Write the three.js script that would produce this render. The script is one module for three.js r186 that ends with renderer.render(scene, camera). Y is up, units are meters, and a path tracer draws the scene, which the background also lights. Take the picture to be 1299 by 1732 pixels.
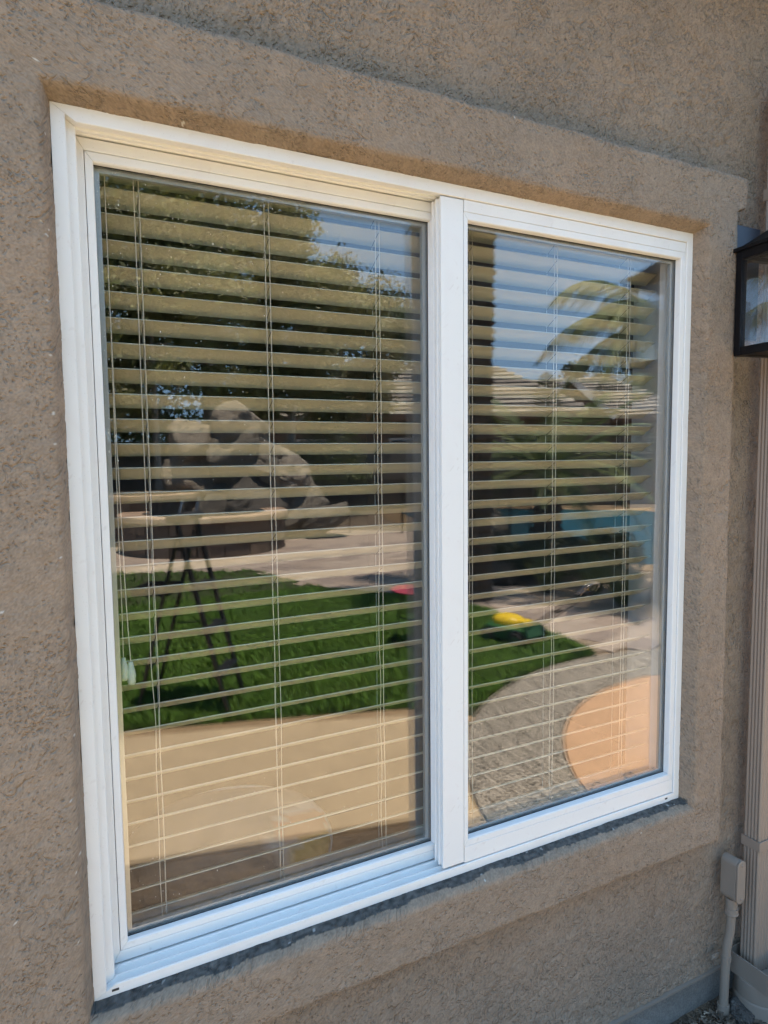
import * as THREE from 'three';
import { RoundedBoxGeometry } from 'three/addons/geometries/RoundedBoxGeometry.js';
import { mergeGeometries, mergeVertices } from 'three/addons/utils/BufferGeometryUtils.js';
import { ImprovedNoise } from 'three/addons/math/ImprovedNoise.js';

// ---------------------------------------------------------------- camera, sky, sun, exposure
const scene = new THREE.Scene();
const camera = new THREE.PerspectiveCamera(74.03, 768 / 1024, 0.05, 400);
camera.position.set(-0.0536, 0.9589, 1.2405);
{ // right, up and back axes of the hand-held camera (it looks 27 degrees to the right and 5 degrees down)
  const m = new THREE.Matrix4().makeBasis(
    new THREE.Vector3(0.88755514, -0.01086904, 0.46057328),
    new THREE.Vector3(0.04791785, 0.99647729, -0.06882506),
    new THREE.Vector3(-0.45820275, 0.08315572, 0.88494936));
  camera.quaternion.setFromRotationMatrix(m);
}
const renderer = new THREE.WebGLRenderer({ antialias: true });
renderer.toneMapping = THREE.LinearToneMapping;
renderer.toneMappingExposure = 4.4;
renderer.shadowMap.enabled = true;
{ // clear blue sky, paler towards the horizon
  const w = 16, h = 256, d = new Float32Array(w * h * 4);
  for (let j = 0; j < h; j++) {
    const e = ((j + 0.5) / h - 0.5) * Math.PI, s = Math.max(0, Math.sin(e));
    const k = Math.pow(1 - s, 3.2);
    const c = [0.16 + 0.06 * k, 0.275 + 0.09 * k, 0.445 + 0.10 * k];
    for (let i = 0; i < w; i++) d.set([...c, 1], (j * w + i) * 4);
  }
  const t = new THREE.DataTexture(d, w, h, THREE.RGBAFormat, THREE.FloatType);
  t.mapping = THREE.EquirectangularReflectionMapping; t.magFilter = t.minFilter = THREE.LinearFilter; t.needsUpdate = true;
  scene.background = t; scene.environment = t;
}
const sun = new THREE.DirectionalLight(0xffeed6, 4.2);
sun.position.set(1.6, 30, -3.9);
sun.castShadow = true; sun.shadow.mapSize.set(4096, 4096);
Object.assign(sun.shadow.camera, { left: -25, right: 25, top: 25, bottom: -25, near: 1, far: 80 });
scene.add(sun); scene.add(sun.target);

// ---------------------------------------------------------------- helpers
let seed = 20241;
const rnd = () => { seed |= 0; seed = seed + 0x6D2B79F5 | 0; let t = Math.imul(seed ^ seed >>> 15, 1 | seed); t = t + Math.imul(t ^ t >>> 7, 61 | t) ^ t; return ((t ^ t >>> 14) >>> 0) / 4294967296; };
const rr = (a, b) => a + (b - a) * rnd();
const noise3 = new ImprovedNoise(), N = (x, y, z = 0.37) => noise3.noise(x, y, z);
const fbm = (x, y, z, o = 4) => { let a = 0.5, s = 0; for (let i = 0; i < o; i++) { s += a * N(x, y, z + i * 7.3); x *= 2.03; y *= 2.03; a *= 0.5; } return s; };
const smooth = (a, b, x) => { const t = Math.min(1, Math.max(0, (x - a) / (b - a))); return t * t * (3 - 2 * t); };
const lerp = (a, b, t) => a + (b - a) * t;
const V = (x, y, z) => new THREE.Vector3(x, y, z);
const names = {};
const numbered = n => { const k = names[n] = (names[n] ?? -1) + 1; return k ? `${n}_${String(k).padStart(3, '0')}` : n; };
function mesh(name, geo, mat, parent = scene) {
  const m = new THREE.Mesh(geo, mat); m.name = parent === scene ? numbered(name) : name;
  m.castShadow = m.receiveShadow = true; parent.add(m); return m;
}
function tag(o, label, category, group) { o.userData.label = label; o.userData.category = category; if (group) o.userData.group = group; return o; }
function thing(name, label, category, pos = [0, 0, 0], group) { const g = new THREE.Group(); g.name = numbered(name); g.position.set(...pos); scene.add(g); return tag(g, label, category, group); }
function structure(o) { o.userData.kind = 'structure'; return o; }
function stuff(o) { o.userData.kind = 'stuff'; return o; }
const clean = g => { g = g.index ? g.toNonIndexed() : g; for (const k of Object.keys(g.attributes)) if (!['position', 'normal', 'uv', 'color'].includes(k)) g.deleteAttribute(k); return g; };
const merge = list => mergeGeometries(list.map(g => { g = clean(g); if (!g.attributes.normal) g.computeVertexNormals(); if (!g.attributes.uv) g.setAttribute('uv', new THREE.BufferAttribute(new Float32Array(g.attributes.position.count * 2), 2)); return g; }));
function box(w, h, d, x = 0, y = 0, z = 0, r = 0, rx = 0, ry = 0, rz = 0) {
  const g = r ? new RoundedBoxGeometry(w, h, d, 2, r) : new THREE.BoxGeometry(w, h, d);
  if (rx) g.rotateX(rx); if (ry) g.rotateY(ry); if (rz) g.rotateZ(rz);
  return g.translate(x, y, z);
}
function rod(a, b, r, r2 = r, seg = 8) { // tapered rod from a to b
  const d = b.clone().sub(a), L = d.length();
  return new THREE.CylinderGeometry(r2, r, L, seg, 1).translate(0, L / 2, 0)
    .applyQuaternion(new THREE.Quaternion().setFromUnitVectors(V(0, 1, 0), d.normalize())).translate(a.x, a.y, a.z);
}
function tube(pts, r, seg = 24, rad = 8) { return new THREE.TubeGeometry(new THREE.CatmullRomCurve3(pts), seg, r, rad); }
function uvMetres(g, s = 1) { // box-projected uv in metres
  g = clean(g); const p = g.attributes.position, n = p.count, uv = new Float32Array(n * 2), a = V(), b = V(), c = V();
  for (let i = 0; i < n; i += 3) {
    a.fromBufferAttribute(p, i); b.fromBufferAttribute(p, i + 1); c.fromBufferAttribute(p, i + 2);
    const f = b.clone().sub(a).cross(c.clone().sub(a)); const ax = Math.abs(f.x), ay = Math.abs(f.y), az = Math.abs(f.z);
    [a, b, c].forEach((q, k) => { const [u, v] = az >= ax && az >= ay ? [q.x, q.y] : ay >= ax ? [q.x, q.z] : [q.z, q.y]; uv[(i + k) * 2] = u * s; uv[(i + k) * 2 + 1] = v * s; });
  }
  g.setAttribute('uv', new THREE.BufferAttribute(uv, 2)); return g;
}
function slab(pts, top, thick, holes = [], bevel = 0) { // flat plate from an outline of [x, z] points
  const path = q => q.map(([x, z]) => new THREE.Vector2(x, -z));
  const s = new THREE.Shape(path(pts)); for (const h of holes) s.holes.push(new THREE.Path(path(h)));
  const g = new THREE.ExtrudeGeometry(s, { depth: thick - bevel, bevelEnabled: bevel > 0, bevelThickness: bevel, bevelSize: bevel, bevelOffset: -bevel, bevelSegments: 2, curveSegments: 24 });
  g.rotateX(-Math.PI / 2).translate(0, top - thick, 0); return uvMetres(g);
}
const arc = (cx, cz, r, a0, a1, n = 40) => Array.from({ length: n + 1 }, (_, i) => { const a = a0 + (a1 - a0) * i / n; return [cx + r * Math.cos(a), cz + r * Math.sin(a)]; });
function dataTex(size, fn, srgb, repeat = 1) {
  const d = new Uint8Array(size * size * 4);
  for (let j = 0; j < size; j++) for (let i = 0; i < size; i++) { const c = fn(i / size, j / size); for (let k = 0; k < 3; k++) d[(j * size + i) * 4 + k] = Math.max(0, Math.min(255, (Array.isArray(c) ? c[k] : c) * 255)); d[(j * size + i) * 4 + 3] = 255; }
  const t = new THREE.DataTexture(d, size, size); t.wrapS = t.wrapT = THREE.RepeatWrapping; t.magFilter = THREE.LinearFilter; t.minFilter = THREE.LinearMipmapLinearFilter; t.generateMipmaps = true;
  if (srgb) t.colorSpace = THREE.SRGBColorSpace; t.repeat.set(repeat, repeat); t.needsUpdate = true; return t;
}
const lin2s = x => x <= 0.0031308 ? 12.92 * x : 1.055 * Math.pow(x, 1 / 2.4) - 0.055;
const S3 = (r, g, b) => [lin2s(r), lin2s(g), lin2s(b)];
// tileable noise on the unit square, f cells a side
const tile = (u, v, f, z = 0) => { const a = u * 2 * Math.PI, b = v * 2 * Math.PI, r = f / (2 * Math.PI); return N(Math.cos(a) * r + 11.1, Math.sin(a) * r + Math.cos(b) * r + 5.2 + z, Math.sin(b) * r + 3.7); };
const hash = (i, j) => { let h = Math.imul(i, 374761393) ^ Math.imul(j, 668265263); h = Math.imul(h ^ h >>> 13, 1274126177); return ((h ^ h >>> 16) >>> 0) / 4294967296; };
const lin = (r, g, b) => new THREE.Color().setRGB(r, g, b);
const std = (c, roughness = 0.8, o = {}) => new THREE.MeshStandardMaterial({ color: Array.isArray(c) ? lin(...c) : c, roughness, ...o });

// ---------------------------------------------------------------- materials
const grain = dataTex(512, (u, v) => 0.5 + 0.3 * tile(u, v, 60) + 0.25 * (hash(Math.floor(u * 512), Math.floor(v * 512)) - 0.5), false, 2.2);
const sandBump = dataTex(512, (u, v) => 0.5 + 0.35 * tile(u, v, 90, 2) + 0.4 * (hash(Math.floor(u * 512), Math.floor(v * 512) + 900) - 0.5), false, 3);
const speck = (base, amp, cells, z) => dataTex(512, (u, v) => { const h = hash(Math.floor(u * cells), Math.floor(v * cells) + z * 77) - 0.5, n = tile(u, v, 9, z) * 0.5 + tile(u, v, 34, z) * 0.4; return S3(...base.map(c => Math.max(0.005, c * (1 + amp * (h + n))))); }, true, 1.1);
const M = {};
const stuccoBump = dataTex(2048, (u, v) => { // torn and pitted trowel texture over the whole wall face, 2.8 m a side
  const x = u * 2.8 - 0.35, y = v * 2.8 - 0.65, band = x > -0.2 && x < 1.66 && y > -0.165 && y < 1.69, lace = band ? 0 : 1;
  const m = N(x * 11, y * 11, 1.9) + 0.5 * N(x * 29, y * 29, 6.1), dens = 0.34 + 0.75 * m + 0.16 * lace, C = 0.0065, ci = Math.floor(x / C), cj = Math.floor(y / C); let pit = 0;
  for (let a = -1; a <= 1; a++) for (let b = -1; b <= 1; b++) { const I = ci + a + 5000, J = cj + b + 5000; if (hash(I, J) > dens) continue; const t = hash(I + 77, J) * 3.1416, e = 1 + 1.3 * hash(I, J + 31), r = 0.0009 + 0.0016 * hash(I + 9, J + 5) ** 2; const dx = x - (ci + a + hash(I, J + 3)) * C, dy = y - (cj + b + hash(I + 3, J)) * C, p = (dx * Math.cos(t) + dy * Math.sin(t)) / e, q = -dx * Math.sin(t) + dy * Math.cos(t); pit = Math.max(pit, 1 - smooth(0.45, 1.0, Math.hypot(p, q) / r)); }
  const wx = x + 0.014 * N(x * 30, y * 30, 5.1), wy = y + 0.014 * N(x * 30, y * 30, 9.4), n1 = N(wx * 58, wy * 46, 1.7);
  const tear = Math.exp(-n1 * n1 / 0.0022) * smooth(0.0, 0.16, N(x * 15, y * 15, 3.3) + 0.26 * lace - 0.08) * smooth(-0.2, 0.1, N(x * 50, y * 50, 8.3));
  return 0.86 - Math.max(pit * 0.46, tear * (0.50 + 0.12 * lace)) + 0.16 * (hash(Math.floor(u * 2048), Math.floor(v * 2048)) - 0.5) + 0.10 * N(x * 260, y * 260, 2.2);
}, false);
stuccoBump.wrapS = stuccoBump.wrapT = THREE.MirroredRepeatWrapping;
M.stucco = std([1, 1, 1], 0.93, { vertexColors: true, bumpMap: stuccoBump, bumpScale: 0.007 });
M.stuccoPlain = std([0.245, 0.188, 0.145], 0.93, { bumpMap: sandBump, bumpScale: 0.002 });
M.vinyl = std([1, 1, 1], 0.42, { map: dataTex(512, (u, v) => { const d = Math.max(0, tile(u, v, 7, 1) - 0.15) * 0.08 + Math.max(0, tile(u, v, 40, 6) - 0.38) * 0.6 * Math.max(0, tile(u, v, 5, 9) + 0.15) + (hash(Math.floor(u * 512), Math.floor(v * 512)) > 0.9985 ? 0.25 : 0); return S3(0.83 * (1 - d), 0.825 * (1 - d * 1.08), 0.81 * (1 - d * 1.2)); }, true, 2.6) });
M.gasket = std([0.03, 0.03, 0.032], 0.6);
M.spacer = std([0.42, 0.44, 0.44], 0.35, { metalness: 0.7 });
M.glass = new THREE.MeshPhysicalMaterial({ color: 0xffffff, roughness: 0, transmission: 1, thickness: 0, ior: 1.5 });
M.lampGlass = new THREE.MeshPhysicalMaterial({ color: 0xffffff, roughness: 0.02, transmission: 1, thickness: 0, ior: 1.5 });
M.slat = std([0.48, 0.465, 0.355], 0.5);
M.cord = std([0.62, 0.58, 0.48], 0.8);
M.rung = std([0.16, 0.15, 0.12], 0.8);
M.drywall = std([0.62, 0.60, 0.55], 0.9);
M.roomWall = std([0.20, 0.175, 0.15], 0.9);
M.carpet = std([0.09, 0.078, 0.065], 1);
M.downspout = std([0.30, 0.235, 0.185], 0.5);
M.conduit = std([0.27, 0.22, 0.175], 0.6, { bumpMap: grain, bumpScale: 0.0006 });
M.drain = std([0.25, 0.205, 0.165], 0.6);
M.concrete = std([1, 1, 1], 0.9, { map: speck([0.20, 0.185, 0.165], 0.35, 256, 3), bumpMap: grain, bumpScale: 0.002 });
M.soil = std([1, 1, 1], 1, { map: speck([0.19, 0.138, 0.09], 0.9, 110, 4), bumpMap: sandBump, bumpScale: 0.012 });
M.patio = std([1, 1, 1], 0.85, { map: speck([0.49, 0.38, 0.24], 0.2, 120, 5), bumpMap: grain, bumpScale: 0.001 });
M.salmon = std([1, 1, 1], 0.85, { map: speck([0.53, 0.335, 0.20], 0.2, 120, 6), bumpMap: grain, bumpScale: 0.001 });
M.edge = std([1, 1, 1], 0.9, { map: speck([0.30, 0.21, 0.12], 0.3, 200, 7) });
M.aggregate = std([1, 1, 1], 0.9, { map: dataTex(512, (u, v) => { const h = hash(Math.floor(u * 84 + 0.6 * tile(u, v, 30)), Math.floor(v * 84) + 41), g = hash(Math.floor(u * 190 + 0.3), Math.floor(v * 190) + 8); const k = 0.07 + 0.50 * h * (0.4 + 0.8 * g); return S3(k * 1.08, k * 0.98, k * 0.83); }, true, 0.9), bumpMap: sandBump, bumpScale: 0.004 });
M.lawnSoil = std([0.035, 0.045, 0.016], 1);
M.earth = std([1, 1, 1], 1, { map: speck([0.27, 0.215, 0.16], 0.4, 128, 8) });
M.black = new THREE.MeshPhysicalMaterial({ color: lin(0.006, 0.006, 0.008), roughness: 0.5, specularIntensity: 0.4 });
M.blackBlue = std([0.035, 0.04, 0.055], 0.35, { metalness: 0.3 });

// ---------------------------------------------------------------- ground
const G = -0.70;
structure(mesh('ground', (() => { const g = new THREE.PlaneGeometry(360, 360, 60, 60).rotateX(-Math.PI / 2).translate(20, G - 0.02, 60); return uvMetres(g, 0.5); })(), M.earth));
const RC = [3.90, 0.45]; // centre of the painted circle
const soilEdge = [[-6, 1.6], [-1, 1.58], [0.2, 1.47], [0.9, 1.32], [1.47, 1.19], [1.85, 1.06], [2.7, 0.93], [5, 0.9]];
structure(mesh('soil_bed', (() => { // loose earth along the house, lumpy
  const g = new THREE.PlaneGeometry(9, 2.1, 300, 84).rotateX(-Math.PI / 2).translate(0.6, G - 0.002, 0.78), p = g.attributes.position;
  for (let i = 0; i < p.count; i++) { const x = p.getX(i), z = p.getZ(i); let e = 0.9; for (let k = 0; k < soilEdge.length - 1; k++) if (x >= soilEdge[k][0] && x < soilEdge[k + 1][0]) e = lerp(soilEdge[k][1], soilEdge[k + 1][1], (x - soilEdge[k][0]) / (soilEdge[k + 1][0] - soilEdge[k][0]));
    p.setY(i, G - 0.004 + 0.02 * fbm(x * 6, z * 6, 1) + 0.014 * fbm(x * 27, z * 27, 2) - 0.05 * smooth(e - 0.03, e + 0.05, z)); }
  g.computeVertexNormals(); const uv = g.attributes.uv; for (let i = 0; i < p.count; i++) uv.setXY(i, p.getX(i), p.getZ(i)); return g;
})(), M.soil));
structure(mesh('patio', slab([...soilEdge.slice(0, 5), ...arc(RC[0], RC[1], 2.30, Math.PI * 0.912, Math.PI * 0.757, 14), [2.10, 2.27], [1.2, 2.57], [0.35, 2.81], [-2, 3.26], [-6, 3.5]], G + 0.004, 0.1, [], 0.006), M.patio));
structure(mesh('patio_edging', slab([[-6, 3.508], [-2, 3.268], [0.35, 2.818], [1.2, 2.578], [2.104, 2.278], [2.338, 2.06], [2.40, 2.14], [2.14, 2.37], [1.2, 2.67], [0.35, 2.91], [-2, 3.36], [-6, 3.6]], G + 0.001, 0.08, [], 0.006), M.edge));
structure(mesh('aggregate_path', slab([...arc(RC[0], RC[1], 2.29, Math.PI * 0.93, Math.PI * 0.30, 40), [6.6, 2.30], [6.6, 0.94], [5.58, 0.94], ...arc(RC[0], RC[1], 1.738, 0.29, Math.PI - 0.29, 60)], G + 0.004, 0.1, [], 0.004), M.aggregate));
structure(mesh('painted_circle', slab(arc(RC[0], RC[1], 1.73, 0.29, Math.PI - 0.29, 60), G + 0.004, 0.1, [], 0.005), M.salmon));
const lawnShape = [[-9, 3.62], [-2, 3.37], [0.35, 2.92], [1.2, 2.68], [2.14, 2.38], ...arc(RC[0], RC[1], 2.31, Math.PI * 0.77, Math.PI * 0.5, 14), [4.04, 2.80], [4.18, 3.75], [4.2, 4.6], [3.82, 5.45], [3.15, 6.33], [2.75, 8.3], [0.9, 9.1], [-3, 9.6], [-9, 9.8]];
structure(mesh('lawn_ground', slab(lawnShape, G - 0.003, 0.05), M.lawnSoil));
const inside = (x, z, P) => { let c = false; for (let i = 0, j = P.length - 1; i < P.length; j = i++) if ((P[i][1] > z) !== (P[j][1] > z) && x < (P[j][0] - P[i][0]) * (z - P[i][1]) / (P[j][1] - P[i][1]) + P[i][0]) c = !c; return c; };
{ // lawn: tufts of blades
  const pos = [], nor = [];
  for (let b = 0; b < 9; b++) { const a = rnd() * 6.283, r = rr(0, 0.022), h = rr(0.03, 0.055), l = rr(0.008, 0.03), w = 0.0022, x = Math.cos(a * 3.7) * r, z = Math.sin(a * 3.7) * r, ca = Math.cos(a), sa = Math.sin(a);
    const A = [x - sa * w, 0, z + ca * w], B = [x + sa * w, 0, z - ca * w], C = [x + ca * l * 0.4 + sa * w * 0.7, h * 0.65, z + sa * l * 0.4 - ca * w * 0.7], D = [x + ca * l * 0.4 - sa * w * 0.7, h * 0.65, z + sa * l * 0.4 + ca * w * 0.7], T = [x + ca * l, h, z + sa * l];
    for (const q of [A, B, C, A, C, D, D, C, T]) { pos.push(...q); nor.push(0, 1, 0); } }
  const g = new THREE.BufferGeometry(); g.setAttribute('position', new THREE.Float32BufferAttribute(pos, 3)); g.computeVertexNormals();
  const list = []; let tries = 0;
  while (list.length < 52000 && tries++ < 400000) { const near = rnd() < 0.8; const x = near ? rr(-0.8, 4.4) : rr(-7, 4), z = near ? rr(2.3, 6.5) : rr(2.6, 9.4); if (inside(x, z, lawnShape)) list.push([x, z]); }
  const im = new THREE.InstancedMesh(g, std([1, 1, 1], 0.7, { side: THREE.DoubleSide }), list.length), m = new THREE.Matrix4(), q = new THREE.Quaternion(), c = new THREE.Color();
  list.forEach(([x, z], i) => { q.setFromEuler(new THREE.Euler(rr(-0.2, 0.2), rnd() * 6.283, rr(-0.2, 0.2))); const s = rr(0.8, 1.35); m.compose(V(x, G - 0.004, z), q, V(s, s * rr(0.7, 1.15), s)); im.setMatrixAt(i, m);
    const n = 0.5 + 0.5 * fbm(x * 1.3, z * 1.3, 4), k = rr(0.65, 1.35) * (1 + 0.5 * fbm(x * 5, z * 5, 9)); c.setRGB((0.07 + 0.06 * n) * k, (0.185 + 0.05 * n) * k, 0.022 * k); im.setColorAt(i, c); });
  im.name = 'lawn_grass'; im.castShadow = im.receiveShadow = true; stuff(im); tag(im, 'short green mown lawn grass beyond the patio', 'grass'); scene.add(im);
}
{ // pavers of the walk, the 300 nearest as single pieces
  const walk = structure(new THREE.Group()); walk.name = 'paver_walk'; scene.add(walk);
  const P1 = [[4.06, 2.84], [6.1, 2.55], [6.2, 3.1], [5.3, 3.7], [5.0, 4.6], [5.6, 7], [7.3, 10], [7.5, 12.6], [5.5, 14], [1, 14.5], [-4, 14], [-4, 9.7], [0.95, 9.14], [2.79, 8.34], [3.2, 6.36], [3.87, 5.48], [4.25, 4.62], [4.23, 3.75]];
  structure(mesh('sand_bedding', slab(P1, G - 0.006, 0.05), M.earth, walk));
  const list = [], A = 0.35, L = 0.40, B = 0.20;
  for (let r = -90; r < 90; r++) for (let k = -60; k < 60; k++) { const u = k * L + (r % 2 ? L / 2 : 0), v = r * B, x = 5 + u * Math.cos(A) - v * Math.sin(A), z = 7 + u * Math.sin(A) + v * Math.cos(A); if (inside(x, z, P1)) list.push([x, z]); }
  list.sort((a, b) => Math.hypot(a[0] - 3, a[1]) - Math.hypot(b[0] - 3, b[1]));
  const geo = new RoundedBoxGeometry(L - 0.008, 0.05, B - 0.008, 1, 0.006);
  const tones = [[0.34, 0.275, 0.23], [0.38, 0.315, 0.265], [0.28, 0.23, 0.20], [0.41, 0.345, 0.29]].map((c, i) => std([1, 1, 1], 0.9, { map: speck(c, 0.25, 90, 20 + i) }));
  const rest = [];
  list.forEach(([x, z], i) => { const y = G - 0.027 + rr(-0.002, 0.002);
    if (i < 300) { const m = mesh('paver', geo, tones[Math.floor(rnd() * 4)], walk); m.position.set(x, y, z); m.rotation.y = -A; }
    else rest.push(geo.clone().rotateY(-A).translate(x, y, z)); });
  if (rest.length) stuff(mesh('paver_field', merge(rest), tones[1], walk));
}

// ---------------------------------------------------------------- house: stucco wall, window surround, foundation, eave
const house = thing('house', 'tan stucco house wall with raised plaster band around the window', 'house');
const FW = 1.5016, FH = 1.524;
function relief(x, y, z, lace) { // trowelled stucco: flattened pads, worm-like tears and pits
  const wx = x + 0.012 * N(x * 30, y * 30, 5.1), wy = y + 0.012 * N(x * 30, y * 30, 9.4);
  const pads = Math.min(0.12, fbm(wx * 26, wy * 26, z * 26 + 2.2, 3));
  const w1 = N(wx * 48, wy * 48, z * 40 + 1.7), m1 = smooth(0.02, 0.3, N(x * 14, y * 14, 3.3) + (lace - 0.35) * 0.5);
  const w2 = N(wx * 85, wy * 70, z * 40 + 7.7), m2 = smooth(-0.05, 0.3, N(x * 9, y * 9, 8.8) + (lace - 0.3) * 0.4);
  const tear = Math.exp(-(w1 * w1) / 0.006) * m1, tear2 = Math.exp(-(w2 * w2) / 0.012) * m2;
  const pit = smooth(0.36, 0.55, N(x * 150, y * 150, z * 90 + 4.4)) * smooth(-0.25, 0.2, N(x * 11, y * 11, 1.9));
  return 0.003 * fbm(x * 6, y * 6, z * 5 + 0.6, 2) + (0.004 + 0.004 * lace) * pads - (0.0006 + 0.0028 * lace) * tear - (0.0005 + 0.002 * lace) * tear2 - 0.0018 * pit;
}
const tan0 = [0.276, 0.211, 0.154];
function paintStucco(g, extra) { // colour: sun-faded mottling of the coat, plus flecks
  const p = g.attributes.position, col = new Float32Array(p.count * 3), uv = new Float32Array(p.count * 2);
  for (let i = 0; i < p.count; i++) {
    const x = p.getX(i), y = p.getY(i), z = p.getZ(i); let k = 1 + 0.22 * fbm(x * 3.1, y * 3.1, 3, 3) + 0.25 * fbm(x * 40, y * 40, 6, 2) + 0.32 * (hash(Math.floor(x * 700), Math.floor(y * 700)) - 0.5), w = 0.05 * fbm(x * 5, y * 5, 11, 2);
    let c = [tan0[0] * k * (1 + w), tan0[1] * k, tan0[2] * k * (1 - w)];
    if (extra) c = extra(x, y, z, c, i);
    col.set(c, i * 3); uv[i * 2] = (x + z * 0.6 + 0.35) / 2.8; uv[i * 2 + 1] = (y + z + 0.65) / 2.8;
  }
  g.setAttribute('color', new THREE.BufferAttribute(col, 3)); g.setAttribute('uv', new THREE.BufferAttribute(uv, 2)); return g;
}
function displace(g, lace) { g.computeVertexNormals(); const p = g.attributes.position, n = g.attributes.normal; for (let i = 0; i < p.count; i++) { const x = p.getX(i), y = p.getY(i), z = p.getZ(i), h = relief(x, y, z, lace); p.setXYZ(i, x + n.getX(i) * h, y + n.getY(i) * h, z + n.getZ(i) * h); } g.computeVertexNormals(); return g; }
{ // surround: a mitred ring with a rounded profile from the frame out over the face and back to the wall
  const prof = []; // [offset a, share f of the face width, z]
  const key = [[-0.002, 0, -0.03], [0.0005, 0, -0.001], [0.0055, 0, 0.014], [0.0105, 0, 0.031], [0.0155, 0, 0.038], [0.022, 0, 0.0405]];
  const W = { top: 0.165, right: 0.140, bottom: 0.152, left: 0.17 };
  for (let i = 0; i < key.length - 1; i++) { const n = Math.max(1, Math.round(Math.hypot(key[i + 1][0] - key[i][0], key[i + 1][2] - key[i][2]) / 0.0032)); for (let k = 0; k < n; k++) prof.push(key[i].map((v, j) => lerp(v, key[i + 1][j], k / n))); }
  const nf = 46; for (let k = 0; k <= nf; k++) prof.push([lerp(0.022, -0.012, k / nf), k / nf, 0.0405]);
  for (const q of [[-0.008, 1, 0.0400], [-0.0045, 1, 0.0385], [-0.002, 1, 0.036], [-0.0006, 1, 0.032], [0.0, 1, 0.027], [0.0004, 1, 0.021], [0.0008, 1, 0.014], [0.001, 1, 0.006], [0.001, 1, -0.002], [0.001, 1, -0.012], [0.002, 1, -0.022], [0.002, 1, -0.034]]) prof.push(q);
  const x0 = 0.0006, x1 = FW - 0.0006, y0 = 0.0006, y1 = FH - 0.0006, sides = [];
  const off = (q, w, extra = 0) => q[0] + q[1] * (w - 0.012 + extra);
  for (const side of ['top', 'right', 'bottom', 'left']) {
    const nAlong = side === 'top' || side === 'bottom' ? 560 : 560, pos = [], idx = [], np = prof.length;
    for (let i = 0; i <= nAlong; i++) for (const q of prof) {
      const oL = off(q, W.left), oT = off(q, W.top), oB = off(q, W.bottom), t = i / nAlong; let x, y;
      const oR0 = off(q, W.right);
      if (side === 'top') { y = y1 + oT; const xr = x1 + oR0 + q[1] * 0.034 * smooth(1.585, 1.60, y); x = lerp(x0 - oL, xr, t); }
      else if (side === 'bottom') { y = y0 - oB; x = lerp(x0 - oL, x1 + oR0, t); }
      else { y = lerp(y0 - oB, y1 + oT, t); x = side === 'left' ? x0 - oL : x1 + oR0 + q[1] * 0.034 * smooth(1.585, 1.60, y); }
      // the band was trowelled by hand: its edges wander
      const hand = 0.15 + 0.85 * smooth(0, 0.12, q[1]), wob = 0.005 * hand * fbm(x * 12, y * 12, 1.2, 4);
      pos.push(x + wob, y + 0.005 * hand * fbm(x * 12, y * 12, 4.2, 4), q[2]);
    }
    for (let i = 0; i < nAlong; i++) for (let k = 0; k < np - 1; k++) { const a = i * np + k, b = a + np; if (side === 'top' || side === 'left') idx.push(a, b, a + 1, b, b + 1, a + 1); else idx.push(a, a + 1, b, b, a + 1, b + 1); }
    const g = new THREE.BufferGeometry(); g.setAttribute('position', new THREE.Float32BufferAttribute(pos, 3)); g.setIndex(idx); sides.push(g);
  }
  let g = mergeVertices(mergeGeometries(sides), 1e-5); displace(g, 0.12);
  paintStucco(g, (x, y, z, c, i) => {
    const ledge = y < 0.004 && y > -0.03 && z < 0.041 && x > -0.01 && x < FW + 0.03; // grey sealant and grit smeared along the sill, ragged outline
    if (ledge && z < 0.0215 + 0.020 * fbm(x * 11, 3, 2, 4)) { const k = Math.max(0.4, 0.9 + 1.5 * fbm(x * 70, z * 110, 5, 3)); return hash(Math.floor(x * 200), Math.floor(z * 260)) > 0.996 ? [0.3, 0.3, 0.29] : [0.085 * k, 0.082 * k, 0.076 * k]; }
    const edge = Math.abs(x + 0.016) < 0.008 || Math.abs(y - 1.695) < 0.012;
    if (hash(Math.floor(x * 310), Math.floor(y * 310)) > (edge ? 0.995 : 0.99985)) return [0.55, 0.52, 0.47];
    return c;
  });
  mesh('window_surround', g, M.stucco, house);
}
{ // main wall plane behind the surround; fine relief where the camera is close
  const zW = -0.020;
  const patch = (xa, xb, ya, yb, step, lace) => { const g = new THREE.PlaneGeometry(xb - xa, yb - ya, Math.round((xb - xa) / step), Math.round((yb - ya) / step)).translate((xa + xb) / 2, (ya + yb) / 2, zW); return lace ? displace(g, lace) : g; };
  const list = [patch(-0.1, 2.0, 1.64, 2.42, 0.0034, 0.8), patch(1.6, 2.0, -0.592, 1.64, 0.0036, 0.6), patch(-0.1, 1.6, -0.592, -0.1, 0.0036, 0.6),
    patch(-2, -0.1, -0.592, 2.42, 0.012, 0.6), patch(-4, -2, -0.592, 2.42, 0.04, 0.4), patch(2.0, 3.6, -0.592, 2.42, 0.009, 0.6), patch(3.6, 6, -0.592, 2.42, 0.03, 0.4), patch(-4, 6, 2.42, 2.75, 0.1, 0)];
  const g = mergeGeometries(list); paintStucco(g); mesh('wall', g, M.stucco, house);
  // foundation strip below the stucco, a little set back
  mesh('foundation', uvMetres(box(10, 0.5, 0.2, 1, -0.843, -0.130)), M.concrete, house);
  mesh('weep_screed', box(10, 0.006, 0.02, 1, -0.596, -0.022), M.drain, house);
  // eave and roof
  mesh('soffit', uvMetres(box(10, 0.02, 0.37, 1, 2.44, 0.175)), M.stuccoPlain, house);
  mesh('fascia', box(10, 0.2, 0.03, 1, 2.53, 0.377, 0.004), M.downspout, house);
  mesh('roof', uvMetres(box(10.4, 0.09, 5.2, 1, 3.45, -2.0, 0, 0.36)), M.earth, house);
}
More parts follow.
